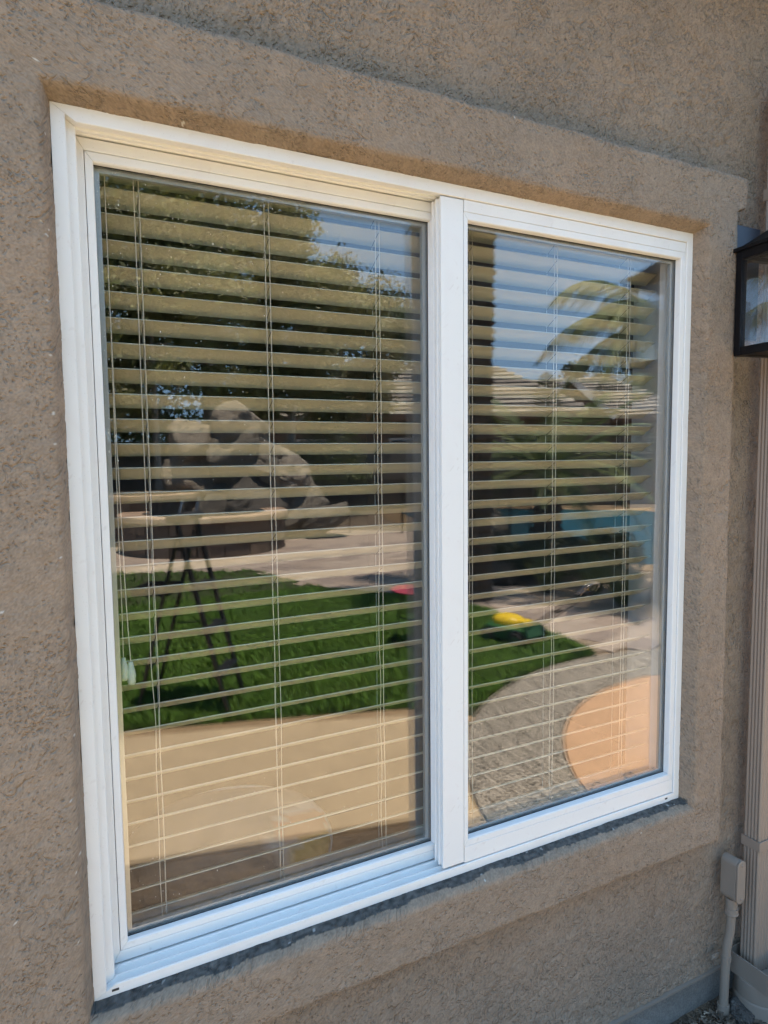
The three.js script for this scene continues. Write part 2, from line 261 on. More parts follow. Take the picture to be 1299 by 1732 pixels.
// the room behind the window
{
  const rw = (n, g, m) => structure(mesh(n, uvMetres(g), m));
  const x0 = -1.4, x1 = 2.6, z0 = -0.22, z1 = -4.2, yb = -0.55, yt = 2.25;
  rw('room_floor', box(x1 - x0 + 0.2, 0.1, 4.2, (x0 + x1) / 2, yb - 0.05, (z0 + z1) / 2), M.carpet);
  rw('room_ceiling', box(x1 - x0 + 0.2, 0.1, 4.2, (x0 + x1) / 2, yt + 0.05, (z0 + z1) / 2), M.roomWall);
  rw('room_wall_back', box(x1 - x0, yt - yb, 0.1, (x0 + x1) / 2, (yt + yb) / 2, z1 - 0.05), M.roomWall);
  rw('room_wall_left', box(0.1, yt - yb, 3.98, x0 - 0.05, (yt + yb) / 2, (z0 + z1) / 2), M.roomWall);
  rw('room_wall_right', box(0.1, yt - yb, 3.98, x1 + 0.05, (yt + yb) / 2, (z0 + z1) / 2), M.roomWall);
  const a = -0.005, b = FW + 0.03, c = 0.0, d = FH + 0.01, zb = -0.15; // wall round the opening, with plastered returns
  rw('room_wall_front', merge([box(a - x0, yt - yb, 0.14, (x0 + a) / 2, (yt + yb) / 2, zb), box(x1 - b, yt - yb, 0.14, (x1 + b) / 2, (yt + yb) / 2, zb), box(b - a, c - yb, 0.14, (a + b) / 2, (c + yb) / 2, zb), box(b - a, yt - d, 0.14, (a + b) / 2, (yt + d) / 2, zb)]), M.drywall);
}

// ---------------------------------------------------------------- sliding window
// one mitred bar of a rectangular frame: outer and inner rectangles, profile of [share across, z] points
function member(O, I, side, prof, gap = 0.0004) {
  const corner = (t, k) => { const q = [[0, 1], [1, 1], [1, 0], [0, 0]][k]; return [lerp(O[q[0] ? 1 : 0], I[q[0] ? 1 : 0], t), lerp(O[q[1] ? 3 : 2], I[q[1] ? 3 : 2], t)]; };
  const [ka, kb] = { top: [0, 1], right: [1, 2], bottom: [2, 3], left: [3, 0] }[side], n = prof.length, A = [], B = [];
  for (const [t, z] of prof) { const p = corner(t, ka), q = corner(t, kb), L = Math.hypot(q[0] - p[0], q[1] - p[1]), u = [(q[0] - p[0]) / L * gap, (q[1] - p[1]) / L * gap]; A.push(V(p[0] + u[0], p[1] + u[1], z)); B.push(V(q[0] - u[0], q[1] - u[1], z)); }
  const pos = [], tri = (a, b, c) => pos.push(a.x, a.y, a.z, b.x, b.y, b.z, c.x, c.y, c.z);
  for (let i = 0; i < n; i++) { const j = (i + 1) % n; tri(A[i], B[i], A[j]); tri(B[i], B[j], A[j]); }
  const sh = THREE.ShapeUtils.triangulateShape(prof.map(q => new THREE.Vector2(q[0] * 0.05, q[1])), []);
  for (const [a, b, c] of sh) { tri(A[a], A[b], A[c]); tri(B[a], B[c], B[b]); }
  const g = new THREE.BufferGeometry(); g.setAttribute('position', new THREE.Float32BufferAttribute(pos, 3)); g.computeVertexNormals(); return uvMetres(g);
}
const win = thing('sliding_window', 'white vinyl two-pane sliding window set in the stucco wall', 'window');
{
  const O = [0, FW, 0, FH], I = [0.0375, 1.481, 0.0196, 1.4997];
  mesh('head', member(O, I, 'top', [[0, 0], [0.96, 0], [1, -0.001], [1, -0.013], [0.86, -0.0145], [0.86, -0.026], [1, -0.0275], [1, -0.034], [0.86, -0.0355], [0.86, -0.045], [0.95, -0.047], [0.95, -0.085], [0, -0.085]]), M.vinyl, win);
  mesh('sill', member(O, I, 'bottom', [[0, 0], [0.95, 0], [1, -0.001], [1, -0.004], [0.45, -0.006], [0.45, -0.015], [1.12, -0.0165], [1.12, -0.0205], [0.55, -0.022], [0.6, -0.034], [1.25, -0.036], [1.25, -0.041], [0.9, -0.046], [0.9, -0.085], [0, -0.085]]), M.vinyl, win);
  mesh('jamb', member(O, I, 'left', [[0, 0], [0.55, 0], [0.575, -0.001], [0.575, -0.018], [0.96, -0.019], [1, -0.021], [1, -0.085], [0, -0.085]]), M.vinyl, win);
  mesh('jamb', member(O, I, 'right', [[0, 0], [0.94, 0], [1, -0.001], [1, -0.085], [0, -0.085]]), M.vinyl, win);
  // sliding sash, deep in the track
  const sash = new THREE.Group(); sash.name = 'sliding_sash'; win.add(sash);
  const sO = [0.0385, 0.785, 0.0225, 1.4985], sI = [0.0507, 0.750, 0.0425, 1.479], bp = [[0, -0.05], [0.9, -0.05], [1, -0.051], [1, -0.082], [0, -0.082]];
  mesh('rail', member(sO, sI, 'top', bp), M.vinyl, sash); mesh('rail', member(sO, sI, 'bottom', bp), M.vinyl, sash);
  mesh('stile', member(sO, sI, 'left', bp), M.vinyl, sash); mesh('stile', member(sO, sI, 'right', bp), M.vinyl, sash);
  const bO = [0.0519, 0.7488, 0.0437, 1.4778], bI = [0.0652, 0.7362, 0.0575, 1.4622], bd = [[0, -0.0505], [0.85, -0.0505], [1, -0.053], [1, -0.064], [0, -0.064]];
  for (const s of ['top', 'right', 'bottom', 'left']) mesh('glazing_bead', member(bO, bI, s, bd), M.vinyl, sash);
  const gO = [0.056, 0.744, 0.048, 1.472], gasket = [0.0645, 0.737, 0.0568, 1.463], gi = [0.0665, 0.7348, 0.0592, 1.4605];
  const pane = (P, z, tilt, parent, name) => { const m = mesh(name, box(P[1] - P[0], P[3] - P[2], 0.003), M.glass, parent); m.position.set((P[0] + P[1]) / 2, (P[2] + P[3]) / 2, z); m.rotation.set(tilt[0], tilt[1], 0); return m; };
  const spacerRing = (P, z, w, d, parent) => { const In = [P[0] + w, P[1] - w, P[2] + w, P[3] - w], pr = [[0, z], [1, z], [1, z - d], [0, z - d]]; const m = mesh('spacer', merge(['top', 'right', 'bottom', 'left'].map(s => member(P, In, s, pr, 0))), M.spacer, parent); return m; };
  pane(gO, -0.0665, [0, 0], sash, 'pane'); pane(gO, -0.0820, [0.0002, 0.0005], sash, 'inner_pane');
  mesh('gasket', merge(['top', 'right', 'bottom', 'left'].map(s => member(gasket, gi, s, [[0, -0.0642], [1, -0.0642], [1, -0.0649], [0, -0.0649]], 0))), M.gasket, sash);
  spacerRing([0.058, 0.742, 0.050, 1.470], -0.0692, 0.0175, 0.0095, sash);
  { // dried water spots and dust on the outside of the sliding pane
    const g = new THREE.CircleGeometry(1, 7), n = 420, im = new THREE.InstancedMesh(g, std([0.62, 0.62, 0.58], 0.9), n), m = new THREE.Matrix4(), q = new THREE.Quaternion();
    for (let i = 0; i < n; i++) { const top = i < 300, r = rr(0.00025, 0.0007) * (rnd() < 0.06 ? 1.7 : 1); m.compose(V(top ? 0.07 + 0.45 * rnd() ** 2 : rr(0.075, 0.72), top ? 1.455 - 0.55 * rnd() ** 1.7 : 0.06 + 0.25 * rnd() ** 2, -0.0648), q, V(r, r * rr(1, 2.2), 1)); im.setMatrixAt(i, m); }
    im.name = 'water_spot'; stuff(im); sash.add(im);
  }
  // fixed half: meeting stile, infill rails, beads, glass
  const fix = new THREE.Group(); fix.name = 'fixed_sash'; win.add(fix);
  mesh('meeting_stile', uvMetres(merge([box(0.0565, 1.474, 0.006, 0.7598, 0.7605, -0.006, 0.0015), box(0.051, 1.472, 0.0365, 0.7612, 0.7605, -0.0272), box(0.006, 1.472, 0.008, 0.7335, 0.7605, -0.022, 0.002), box(0.005, 1.472, 0.007, 0.7338, 0.7605, -0.038, 0.002)])), M.vinyl, fix);
  mesh('rail', uvMetres(box(0.690, 0.0245, 0.06, 1.1348, 1.4866, -0.0335, 0.001)), M.vinyl, fix);
  mesh('rail', uvMetres(box(0.690, 0.0375, 0.06, 1.1348, 0.0395, -0.0335, 0.001)), M.vinyl, fix);
  const fO = [0.7893, 1.4799, 0.0590, 1.4736], fI = [0.8010, 1.4645, 0.0745, 1.4575], fd = [[0, -0.004], [0.88, -0.004], [1, -0.006], [1, -0.022], [0, -0.022]];
  for (const s of ['top', 'right', 'bottom', 'left']) mesh('glazing_bead', member(fO, fI, s, fd, 0.0006), M.vinyl, fix);
  mesh('back_frame', merge(['top', 'right', 'bottom', 'left'].map(s => member(fO, [0.797, 1.470, 0.0665, 1.466], s, [[0, -0.0225], [1, -0.0225], [1, -0.0635], [0, -0.0635]], 0))), M.vinyl, fix);
  const hO = [0.7975, 1.4695, 0.067, 1.4655];
  pane(hO, -0.0245, [0, 0], fix, 'pane'); pane(hO, -0.0395, [0.0002, 0.0005], fix, 'inner_pane');
  mesh('gasket', merge(['top', 'right', 'bottom', 'left'].map(s => member([0.7992, 1.4668, 0.0692, 1.463], [0.8024, 1.463, 0.0762, 1.4556], s, [[0, -0.0221], [1, -0.0221], [1, -0.0228], [0, -0.0228]], 0))), M.gasket, fix);
  spacerRing([0.799, 1.468, 0.0685, 1.464], -0.0272, 0.0155, 0.0095, fix);
  // weep slots
  mesh('weep_slot', box(0.012, 0.004, 0.0016, 0.036, 0.0095, 0), M.gasket, win);
  mesh('weep_slot', box(0.009, 0.004, 0.0016, 1.452, 0.0105, 0), M.gasket, win);
}

// ---------------------------------------------------------------- venetian blind
{
  const blind = thing('venetian_blind', 'cream horizontal slat blind hanging inside the window, slats tilted half open', 'blind');
  const zF = -0.105, tilt = 29.5 * Math.PI / 180, w = 0.0445, xa = 0.024, xb = 1.492;
  const n = 10, T = 0.0022, top = [], bot = [];
  for (let i = 0; i <= n; i++) { const u = i / n, s = u * w, crown = 0.0022 * (1 - (2 * u - 1) ** 2); const f = (dy) => [-(s * Math.cos(tilt)) + (crown + dy) * Math.sin(tilt) * 0, -(s * Math.sin(tilt)) + (crown + dy) * Math.cos(tilt), -(crown + dy) * Math.sin(tilt)]; const t = f(T / 2), b = f(-T / 2); top.push([t[0] + t[2], t[1]]); bot.push([b[0] + b[2], b[1]]); }
  const sh = new THREE.Shape([...top, ...bot.reverse()].map(([z, y]) => new THREE.Vector2(-z, y)));
  const slatGeo = new THREE.ExtrudeGeometry(sh, { depth: xb - xa, bevelEnabled: false, steps: 1 }).rotateY(Math.PI / 2).rotateY(0);
  // extrude axis z -> x after the turn; shape x (= -z) -> -z
  slatGeo.computeVertexNormals();
  for (let i = 0; i < 32; i++) {
    const s = mesh('slat', slatGeo, M.slat, blind);
    s.position.set(xa + rr(-0.0008, 0.0008), 1.4885 - 0.0457 * i + rr(-0.0007, 0.0007), zF); s.rotation.x = rr(-0.012, 0.012); s.rotation.z = rr(-0.0007, 0.0007);
  }
  mesh('head_rail', box(xb - xa, 0.034, 0.05, (xa + xb) / 2, 1.512, -0.125, 0.002), M.slat, blind);
  mesh('bottom_rail', box(xb - xa, 0.016, 0.044, (xa + xb) / 2, 0.020, -0.125, 0.003), M.slat, blind);
  const dz = w * Math.cos(tilt), dy = w * Math.sin(tilt), rungGeo = rod(V(0, -0.0045, 0), V(0.001, -dy - 0.005, -dz), 0.0008, 0.0008, 5);
  for (const x of [0.145, 0.390, 0.637, 0.880, 1.137, 1.390]) {
    const g = [], wob = () => rr(-0.0012, 0.0012);
    for (const [xx, z] of [[x, zF + 0.0025], [x + 0.004, zF - dz - 0.002]]) { const pts = []; for (let k = 0; k <= 12; k++) pts.push(V(xx + (k > 7 ? wob() * 1.3 : wob() * 0.3), lerp(1.50, 0.03, k / 12), z)); g.push(tube(pts, 0.00085, 60, 5)); }
    { const pts = []; for (let k = 0; k <= 14; k++) pts.push(V(x - 0.009 + (k > 6 ? wob() * 2 : 0), lerp(1.50, 0.03, k / 14), zF - 0.002 + 0.004)); g.push(tube(pts, 0.0008, 70, 5)); }
    const l = mesh('ladder_cord', merge(g), M.cord, blind);
    for (let i = 0; i < 32; i++) mesh('rung', rungGeo, M.rung, l).position.set(x, 1.4885 - 0.0457 * i, zF);
  }
  for (const [x, y1] of [[0.083, 0.585], [0.096, 0.575]]) {
    const pts = []; for (let k = 0; k <= 8; k++) pts.push(V(lerp(0.086, x, Math.pow(k / 8, 3)) + rr(-0.0006, 0.0006), lerp(1.5, y1, k / 8), zF + 0.010));
    const c = mesh('pull_cord', tube(pts, 0.001, 40, 6), M.cord, blind);
    const prof = [[0.0005, 0.044], [0.004, 0.043], [0.0055, 0.034], [0.0075, 0.026], [0.0085, 0.016], [0.007, 0.010], [0.008, 0.006], [0.006, 0.0], [0.0005, -0.001]].map(q => new THREE.Vector2(...q));
    mesh('tassel', new THREE.LatheGeometry(prof, 16).translate(x, y1 - 0.043, zF + 0.010), std([0.55, 0.60, 0.52], 0.45), c);
  }
}
{ // pale cushion on a bench under the blind, inside the room
  const g = new THREE.SphereGeometry(1, 48, 32), p = g.attributes.position, col = [];
  for (let i = 0; i < p.count; i++) { const x = p.getX(i), y = p.getY(i), z = p.getZ(i); const s = 1 + 0.03 * fbm(x * 3, y * 3, z * 3);
    p.setXYZ(i, Math.sign(x) * Math.pow(Math.abs(x), 0.85) * 0.255 * s, Math.sign(y) * Math.pow(Math.abs(y), 0.85) * 0.15 * s, z * 0.075);
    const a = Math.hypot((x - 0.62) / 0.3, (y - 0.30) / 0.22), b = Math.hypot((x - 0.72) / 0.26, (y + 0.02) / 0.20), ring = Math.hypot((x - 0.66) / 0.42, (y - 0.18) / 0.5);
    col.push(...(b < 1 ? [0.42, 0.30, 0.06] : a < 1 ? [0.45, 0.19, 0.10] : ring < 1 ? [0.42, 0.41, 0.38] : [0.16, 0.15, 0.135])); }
  g.setAttribute('color', new THREE.Float32BufferAttribute(col, 3)); g.computeVertexNormals();
  const c = thing('cushion', 'pale rounded cushion with orange and yellow print behind the left pane', 'cushion', [0.335, 0.0, -0.33]);
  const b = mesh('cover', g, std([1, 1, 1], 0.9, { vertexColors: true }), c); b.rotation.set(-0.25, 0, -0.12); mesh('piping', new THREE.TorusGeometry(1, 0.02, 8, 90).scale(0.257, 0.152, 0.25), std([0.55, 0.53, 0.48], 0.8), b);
  const t = thing('window_bench', 'low pale wooden bench under the window inside the room', 'bench', [0.6, -0.55, -0.45]);
  mesh('seat', box(1.7, 0.04, 0.36, 0, 0.38, 0, 0.006), std([0.25, 0.17, 0.11], 0.6), t);
  for (const s of [-1, 1]) mesh('leg', box(0.05, 0.36, 0.32, s * 0.78, 0.18, 0, 0.004), std([0.25, 0.17, 0.11], 0.6), t);
}

// ---------------------------------------------------------------- wall lantern
{
  const L = thing('wall_lantern', 'black box lantern with clear glass mounted beside the window', 'lantern', [1.684, 1.21, 0]);
  mesh('backplate', box(0.115, 0.30, 0.018, 0.012, 0.205, 0.006, 0.003), M.blackBlue, L);
  const B = new THREE.Group(); B.name = 'body'; L.add(B); B.position.set(0.012, 0, 0.155); B.rotation.y = -0.14;
  const h = 0.268, w = 0.195, p = 0.019;
  mesh('arm', box(0.03, 0.025, 0.12, 0, 0.268, -0.11, 0.003), M.black, L).position.z = 0.17;
  for (const sx of [-1, 1]) for (const sz of [-1, 1]) mesh('corner_post', box(p, h, p, sx * (w - p) / 2, h / 2, sz * (w - p) / 2, 0.0015), M.black, B);
  for (const y of [0.011, h - 0.011]) { for (const s of [-1, 1]) { mesh('frame_bar', box(w - 2 * p, 0.022, p, 0, y, s * (w - p) / 2, 0.0012), M.black, B); mesh('frame_bar', box(p, 0.022, w - 2 * p, s * (w - p) / 2, y, 0, 0.0012), M.black, B); } }
  mesh('bottom_plate', box(w - 0.03, 0.006, w - 0.03, 0, 0.006, 0), M.black, B);
  const roof = new THREE.CylinderGeometry(0.06, 0.147, 0.05, 4, 1).rotateY(Math.PI / 4).translate(0, h + 0.0265, 0);
  mesh('roof', clean(roof), M.black, B);
  mesh('roof_rim', box(w + 0.014, 0.010, w + 0.014, 0, h + 0.0045, 0, 0.002), M.black, B);
  for (const [x, z, r] of [[-1, 0, 1], [1, 0, 1], [0, 1, 0], [0, -1, 0]]) mesh('glass_pane', box(r ? 0.003 : w - 2 * p, h - 0.044, r ? w - 2 * p : 0.003, x * (w / 2 - 0.007), h / 2, z * (w / 2 - 0.007)), M.lampGlass, B);
  const cyl = []; for (let i = 0; i < 60; i++) { const a = i / 60 * Math.PI * 2, r = 0.030 + 0.0018 * Math.cos(a * 20); cyl.push(new THREE.Vector2(Math.cos(a) * r, Math.sin(a) * r)); }
  mesh('bulb_sleeve', new THREE.ExtrudeGeometry(new THREE.Shape(cyl), { depth: 0.13, bevelEnabled: false }).rotateX(-Math.PI / 2).translate(0, 0.03, 0), new THREE.MeshPhysicalMaterial({ color: 0xffffff, roughness: 0.15, transmission: 0.85, thickness: 0, ior: 1.5 }), B);
  mesh('socket', new THREE.CylinderGeometry(0.018, 0.022, 0.03, 20).translate(0, 0.02, 0), std([0.5, 0.5, 0.5], 0.3, { metalness: 0.8 }), B);
}

// ---------------------------------------------------------------- downspout, drain, conduit
{
  const D = thing('downspout', 'beige fluted metal downspout fixed to the wall right of the window', 'downspout', [1.808, 0, 0.036]);
  // fluted rectangular section 66 x 52 mm with rounded corners
  const W = 0.033, Z = 0.026, pts = [], flute = (t) => (Math.abs(t) > 0.78 ? 0 : 0.0022 * (0.5 - 0.5 * Math.cos((t / 0.78 + 1) * Math.PI * 4)));
  const edge = (ax, ay, bx, by, nx, ny) => { for (let i = 0; i < 36; i++) { const t = -0.86 + 1.72 * i / 35, f = flute(t); pts.push([lerp(ax, bx, (t + 1) / 2) - nx * f, lerp(ay, by, (t + 1) / 2) - ny * f]); } };
  edge(-W, -Z, W, -Z, 0, -1); edge(W, -Z, W, Z, 1, 0); edge(W, Z, -W, Z, 0, 1); edge(-W, Z, -W, -Z, -1, 0);
  const path = [[0, -0.585, 0], [0, 1.865, 0]];
  for (let i = 1; i <= 8; i++) { const a = i / 8 * 1.1; path.push([0.10 * (1 - Math.cos(a)), 1.865 + 0.10 * Math.sin(a), 0]); }
  { const l = path[path.length - 1]; path.push([l[0] + 0.25, l[1] + 0.13, 0]); path.push([l[0] + 0.34, l[1] + 0.40, 0.06]); path.push([l[0] + 0.34, 2.43, 0.2]); }
  const pos = [], idx = [], n = pts.length;
  path.forEach((c, k) => { const a = path[Math.max(0, k - 1)], b = path[Math.min(path.length - 1, k + 1)], t = V(b[0] - a[0], b[1] - a[1], b[2] - a[2]).normalize(), s = V(t.y, -t.x, 0).normalize(), u = s.clone().cross(t).negate(); u.set(0, 0, 1);
    for (const [x, z] of pts) pos.push(c[0] + s.x * x, c[1] + s.y * x, c[2] + z); });
  for (let k = 0; k < path.length - 1; k++) for (let i = 0; i < n; i++) { const j = (i + 1) % n, a = k * n + i, b = k * n + j; idx.push(a, a + n, b, b, a + n, b + n); }
  const g = new THREE.BufferGeometry(); g.setAttribute('position', new THREE.Float32BufferAttribute(pos, 3)); g.setIndex(idx); g.computeVertexNormals();
  mesh('pipe', g, std([0.30, 0.235, 0.185], 0.5, { side: THREE.DoubleSide }), D);
  for (const y of [-0.19, 1.66]) { const s = mesh('strap', merge([box(0.0705, 0.03, 0.002, 0, y, 0.0285, 0.0008), box(0.002, 0.03, 0.058, -0.0355, y, -0.0005, 0.0008), box(0.002, 0.03, 0.058, 0.0355, y, -0.0005, 0.0008)]), M.downspout, D); mesh('screw', new THREE.SphereGeometry(0.0045, 12, 8).scale(1, 1, 0.5).translate(0.012, y, 0.0298), M.drain, s); }
  const A = thing('drain_adapter', 'beige square collar on a round drain pipe under the downspout', 'drain', [1.812, G, 0.055]);
  const o = 0.062, hgt = 0.062, yb = 0.098; // four walls, open top
  mesh('collar', merge([box(2 * o, hgt, 0.004, 0, yb + hgt / 2, o), box(2 * o, hgt, 0.004, 0, yb + hgt / 2, -o), box(0.004, hgt, 2 * o - 0.004, -o, yb + hgt / 2, 0), box(0.004, hgt, 2 * o - 0.004, o, yb + hgt / 2, 0), box(2 * o - 0.004, 0.004, 2 * o - 0.004, 0, yb + 0.012, 0)]), M.drain, A);
  mesh('drain_pipe', new THREE.LatheGeometry([[0.001, yb + 0.002], [0.066, yb + 0.002], [0.069, yb - 0.002], [0.069, 0.05], [0.066, 0.048], [0.066, 0.044], [0.073, 0.042], [0.073, -0.06]].map(q => new THREE.Vector2(...q)), 48), std([0.25, 0.205, 0.165], 0.6, { side: THREE.DoubleSide }), A);

  const C = thing('electrical_conduit', 'painted conduit with an elbow box low on the wall by the downspout', 'conduit', [1.700, 0, 0]);
  const sh = new THREE.Shape(); { const a = 0.0155, hh = 0.062; sh.moveTo(-a, -hh + a); sh.absarc(0, -hh + a, a, Math.PI, 2 * Math.PI); sh.lineTo(a, hh - a); sh.absarc(0, hh - a, a, 0, Math.PI); }
  const bx = mesh('elbow_box', new THREE.ExtrudeGeometry(sh, { depth: 0.045, bevelEnabled: true, bevelSize: 0.002, bevelThickness: 0.002, bevelSegments: 2, curveSegments: 12 }).translate(0.006, -0.280, 0.004), M.conduit, C);
  const cv = mesh('cover', new THREE.ExtrudeGeometry(sh, { depth: 0.003, bevelEnabled: true, bevelSize: 0.0028, bevelThickness: 0.001, bevelSegments: 1, curveSegments: 12 }).translate(0.006, -0.280, 0.0535), M.conduit, bx);
  for (const y of [-0.229, -0.331]) mesh('screw', new THREE.SphereGeometry(0.0038, 10, 8).scale(1, 1, 0.5).translate(0.006, y, 0.0578), M.drain, bx);
  mesh('coupling', merge([new THREE.CylinderGeometry(0.0175, 0.0165, 0.03, 24).translate(0.006, -0.356, 0.028), new THREE.CylinderGeometry(0.0185, 0.0185, 0.016, 24).translate(0.006, -0.379, 0.028), new THREE.TorusGeometry(0.0165, 0.0035, 8, 24).rotateX(Math.PI / 2).translate(0.006, -0.388, 0.028)]), M.conduit, C);
  mesh('pipe', tube([V(0.006, -0.38, 0.028), V(0.005, -0.44, 0.027), V(-0.002, -0.50, 0.023), V(-0.004, -0.56, 0.022), V(-0.006, -0.66, 0.022), V(-0.007, -0.74, 0.022)], 0.0128, 40, 16), M.conduit, C);
  mesh('foot_collar', new THREE.CylinderGeometry(0.0165, 0.0175, 0.03, 20).translate(-0.007, -0.688, 0.022), M.conduit, C);
  const st = mesh('strap', merge([new THREE.CylinderGeometry(0.0142, 0.0142, 0.016, 20).translate(-0.003, -0.528, 0.0225), box(0.03, 0.015, 0.004, -0.026, -0.528, 0.0035, 0.001)]), M.conduit, C);
  mesh('screw', new THREE.SphereGeometry(0.0045, 10, 8).scale(1, 1, 0.5).translate(-0.034, -0.528, 0.006), M.drain, st);
}
{ // litter of chips and crumbs on the soil
  const g = new THREE.TetrahedronGeometry(0.008).scale(1, 0.35, 0.55), list = 5200;
  const im = new THREE.InstancedMesh(g, std([1, 1, 1], 1), list), m = new THREE.Matrix4(), q = new THREE.Quaternion(), c = new THREE.Color();
  for (let i = 0; i < list; i++) { const near = i < 2600; const x = near ? rr(1.1, 2.2) : rr(-1, 3), z = near ? rr(-0.01, 0.35) : rr(0, 1.15); q.setFromEuler(new THREE.Euler(rr(-0.5, 0.5), rr(0, 6.3), rr(-0.5, 0.5))); const s = rr(0.4, 1.7); m.compose(V(x, G + 0.008 + 0.02 * fbm(x * 6, z * 6, 1), z), q, V(s * rr(0.8, 2.2), s, s * rr(0.6, 1.2))); im.setMatrixAt(i, m);
    const k = rnd() < 0.1 ? rr(0.3, 0.45) : rr(0.05, 0.16); c.setRGB(k, k * 0.8, k * 0.6); im.setColorAt(i, c); }
  im.name = 'soil_litter'; im.castShadow = im.receiveShadow = true; stuff(im); tag(im, 'scattered wood chips and crumbs on the soil at the wall foot', 'mulch'); scene.add(im);
}
// ---------------------------------------------------------------- garden behind the camera, seen in the panes
function leafCloud(n, place, size, droop, base, vary = 0.35) { // many small leaf faces
  const pos = new Float32Array(n * 18), col = new Float32Array(n * 18), a = V(), d = V(), s = V();
  for (let i = 0; i < n; i++) {
    const { p, k } = place(i), L = size * rr(0.6, 1.4), w = L * rr(0.16, 0.3);
    d.set(rr(-1, 1), rr(-1, 1) - droop, rr(-1, 1)).normalize(); s.set(rr(-1, 1), rr(-1, 1), rr(-1, 1)).cross(d).normalize().multiplyScalar(w);
    const m = p.clone().addScaledVector(d, L * 0.5), t = p.clone().addScaledVector(d, L), l = m.clone().add(s), r = m.clone().sub(s);
    [p, l, t, p, t, r].forEach((q, j) => pos.set([q.x, q.y, q.z], i * 18 + j * 3));
    const v = (k ?? 1) * rr(1 - vary, 1 + vary), c = [base[0] * v * rr(0.9, 1.15), base[1] * v, base[2] * v]; for (let j = 0; j < 6; j++) col.set(c, i * 18 + j * 3);
  }
  const g = new THREE.BufferGeometry(); g.setAttribute('position', new THREE.BufferAttribute(pos, 3)); g.setAttribute('color', new THREE.BufferAttribute(col, 3)); g.computeVertexNormals(); return g;
}
const leafMat = new THREE.MeshPhysicalMaterial({ vertexColors: true, side: THREE.DoubleSide, roughness: 0.7, transmission: 0.55, thickness: 0 });
const barkPale = std([1, 1, 1], 0.95, { map: speck([0.40, 0.36, 0.31], 0.6, 40, 31) }), barkDark = std([1, 1, 1], 0.95, { map: speck([0.11, 0.085, 0.065], 0.7, 60, 32) });
function limb(pts, r0, r1, seg = 14) { // tapered bent limb
  const c = new THREE.CatmullRomCurve3(pts), g = new THREE.TubeGeometry(c, seg, 1, 9), p = g.attributes.position, q = V();
  for (let i = 0; i <= seg; i++) { c.getPointAt(i / seg, q); const r = lerp(r0, r1, i / seg); for (let k = 0; k <= 9; k++) { const j = i * 10 + k; p.setXYZ(j, q.x + (p.getX(j) - q.x) * r, q.y + (p.getY(j) - q.y) * r, q.z + (p.getZ(j) - q.z) * r); } }
  g.computeVertexNormals(); return g;
}
function tree(name, label, [x, z], H, R, o = {}) {
  const t = thing(name, label, 'tree', [x, G, z], o.group), r0 = o.r ?? H * 0.018, base = o.low ?? 0.4, tips = [], wood = [];
  const lean = [rr(-0.4, 0.4), rr(-0.4, 0.4)], top = V(lean[0], H * 0.8, lean[1]);
  wood.push(limb([V(0, -0.1, 0), V(lean[0] * 0.2, H * 0.25, lean[1] * 0.3), V(lean[0] * 0.8, H * 0.55, lean[1] * 0.6), top], r0, r0 * 0.25));
  const nb = o.branches ?? 13;
  for (let i = 0; i < nb; i++) { const u = base + (0.95 - base) * (i + rnd()) / nb, a = i * 2.4 + rr(-0.4, 0.4), s = V(lean[0] * u, H * 0.8 * u, lean[1] * u), L = R * rr(0.6, 1.05) * (1 - 0.35 * Math.abs(u - 0.6)); const e = V(s.x + Math.cos(a) * L, s.y + L * rr(0.1, 0.6), s.z + Math.sin(a) * L);
    wood.push(limb([s, s.clone().lerp(e, 0.5).add(V(0, L * 0.12, 0)), e], r0 * 0.35 * (1.2 - u), 0.012, 6)); for (let k = 0; k < 4; k++) tips.push(s.clone().lerp(e, rr(0.45, 1.05)).add(V(rr(-0.3, 0.3), rr(-0.1, 0.4), rr(-0.3, 0.3)).multiplyScalar(R * 0.4))); }
  tips.push(top.clone().add(V(0, H * 0.1, 0)), top.clone().add(V(0, H * 0.04, 0)));
  mesh('trunk', merge(wood), o.bark ?? barkPale, t);
  const cr = R * (o.clump ?? 0.29), tone = tips.map(() => rr(0.75, 1.25)), dr = o.droop ?? 0.5;
  mesh('crown', leafCloud(o.leaves ?? 9000, i => { const j = i % tips.length, c = tips[j], u = rr(-1, 1), a = rnd() * 6.283, q = Math.sqrt(1 - u * u), r = cr * Math.cbrt(rnd()) * rr(0.7, 1.15); const hang = dr * rnd() * rnd() * R * 0.5; return { p: V(c.x + r * q * Math.cos(a), c.y + r * u * 0.8 - hang, c.z + r * q * Math.sin(a)), k: tone[j] }; }, o.leaf ?? 0.15, dr, o.color ?? [0.20, 0.225, 0.06]), leafMat, t);
  return t;
}
// tall trees beyond the garden wall on the left of the reflection
const grp = 'tall trees beyond the rock waterfall';
tree('garden_tree', 'tall olive-green tree reflected at the far left of the left pane', [1.2, 16.4], 10.2, 3.0, { group: grp, leaves: 34000, low: 0.25 });
tree('garden_tree', 'tall weeping tree with pale trunk reflected behind the rocks', [4.1, 16.0], 11.0, 2.9, { group: grp, leaves: 34000, low: 0.3, r: 0.24 });
tree('garden_tree', 'airy yellow-green tree reflected in the middle of the left pane', [6.6, 17.4], 9.4, 2.5, { group: grp, leaves: 30000, low: 0.3, color: [0.22, 0.23, 0.07] });
tree('garden_tree', 'thin sparse tree reflected left of the chimney', [8.9, 19.0], 8.6, 2.5, { group: grp, leaves: 16000, low: 0.42, color: [0.17, 0.165, 0.065] });
tree('garden_tree', 'round leafy tree reflected above the neighbour roof', [17.5, 31.0], 11.0, 3.6, { group: grp, leaves: 12000, low: 0.4, leaf: 0.26, color: [0.09, 0.13, 0.03] });
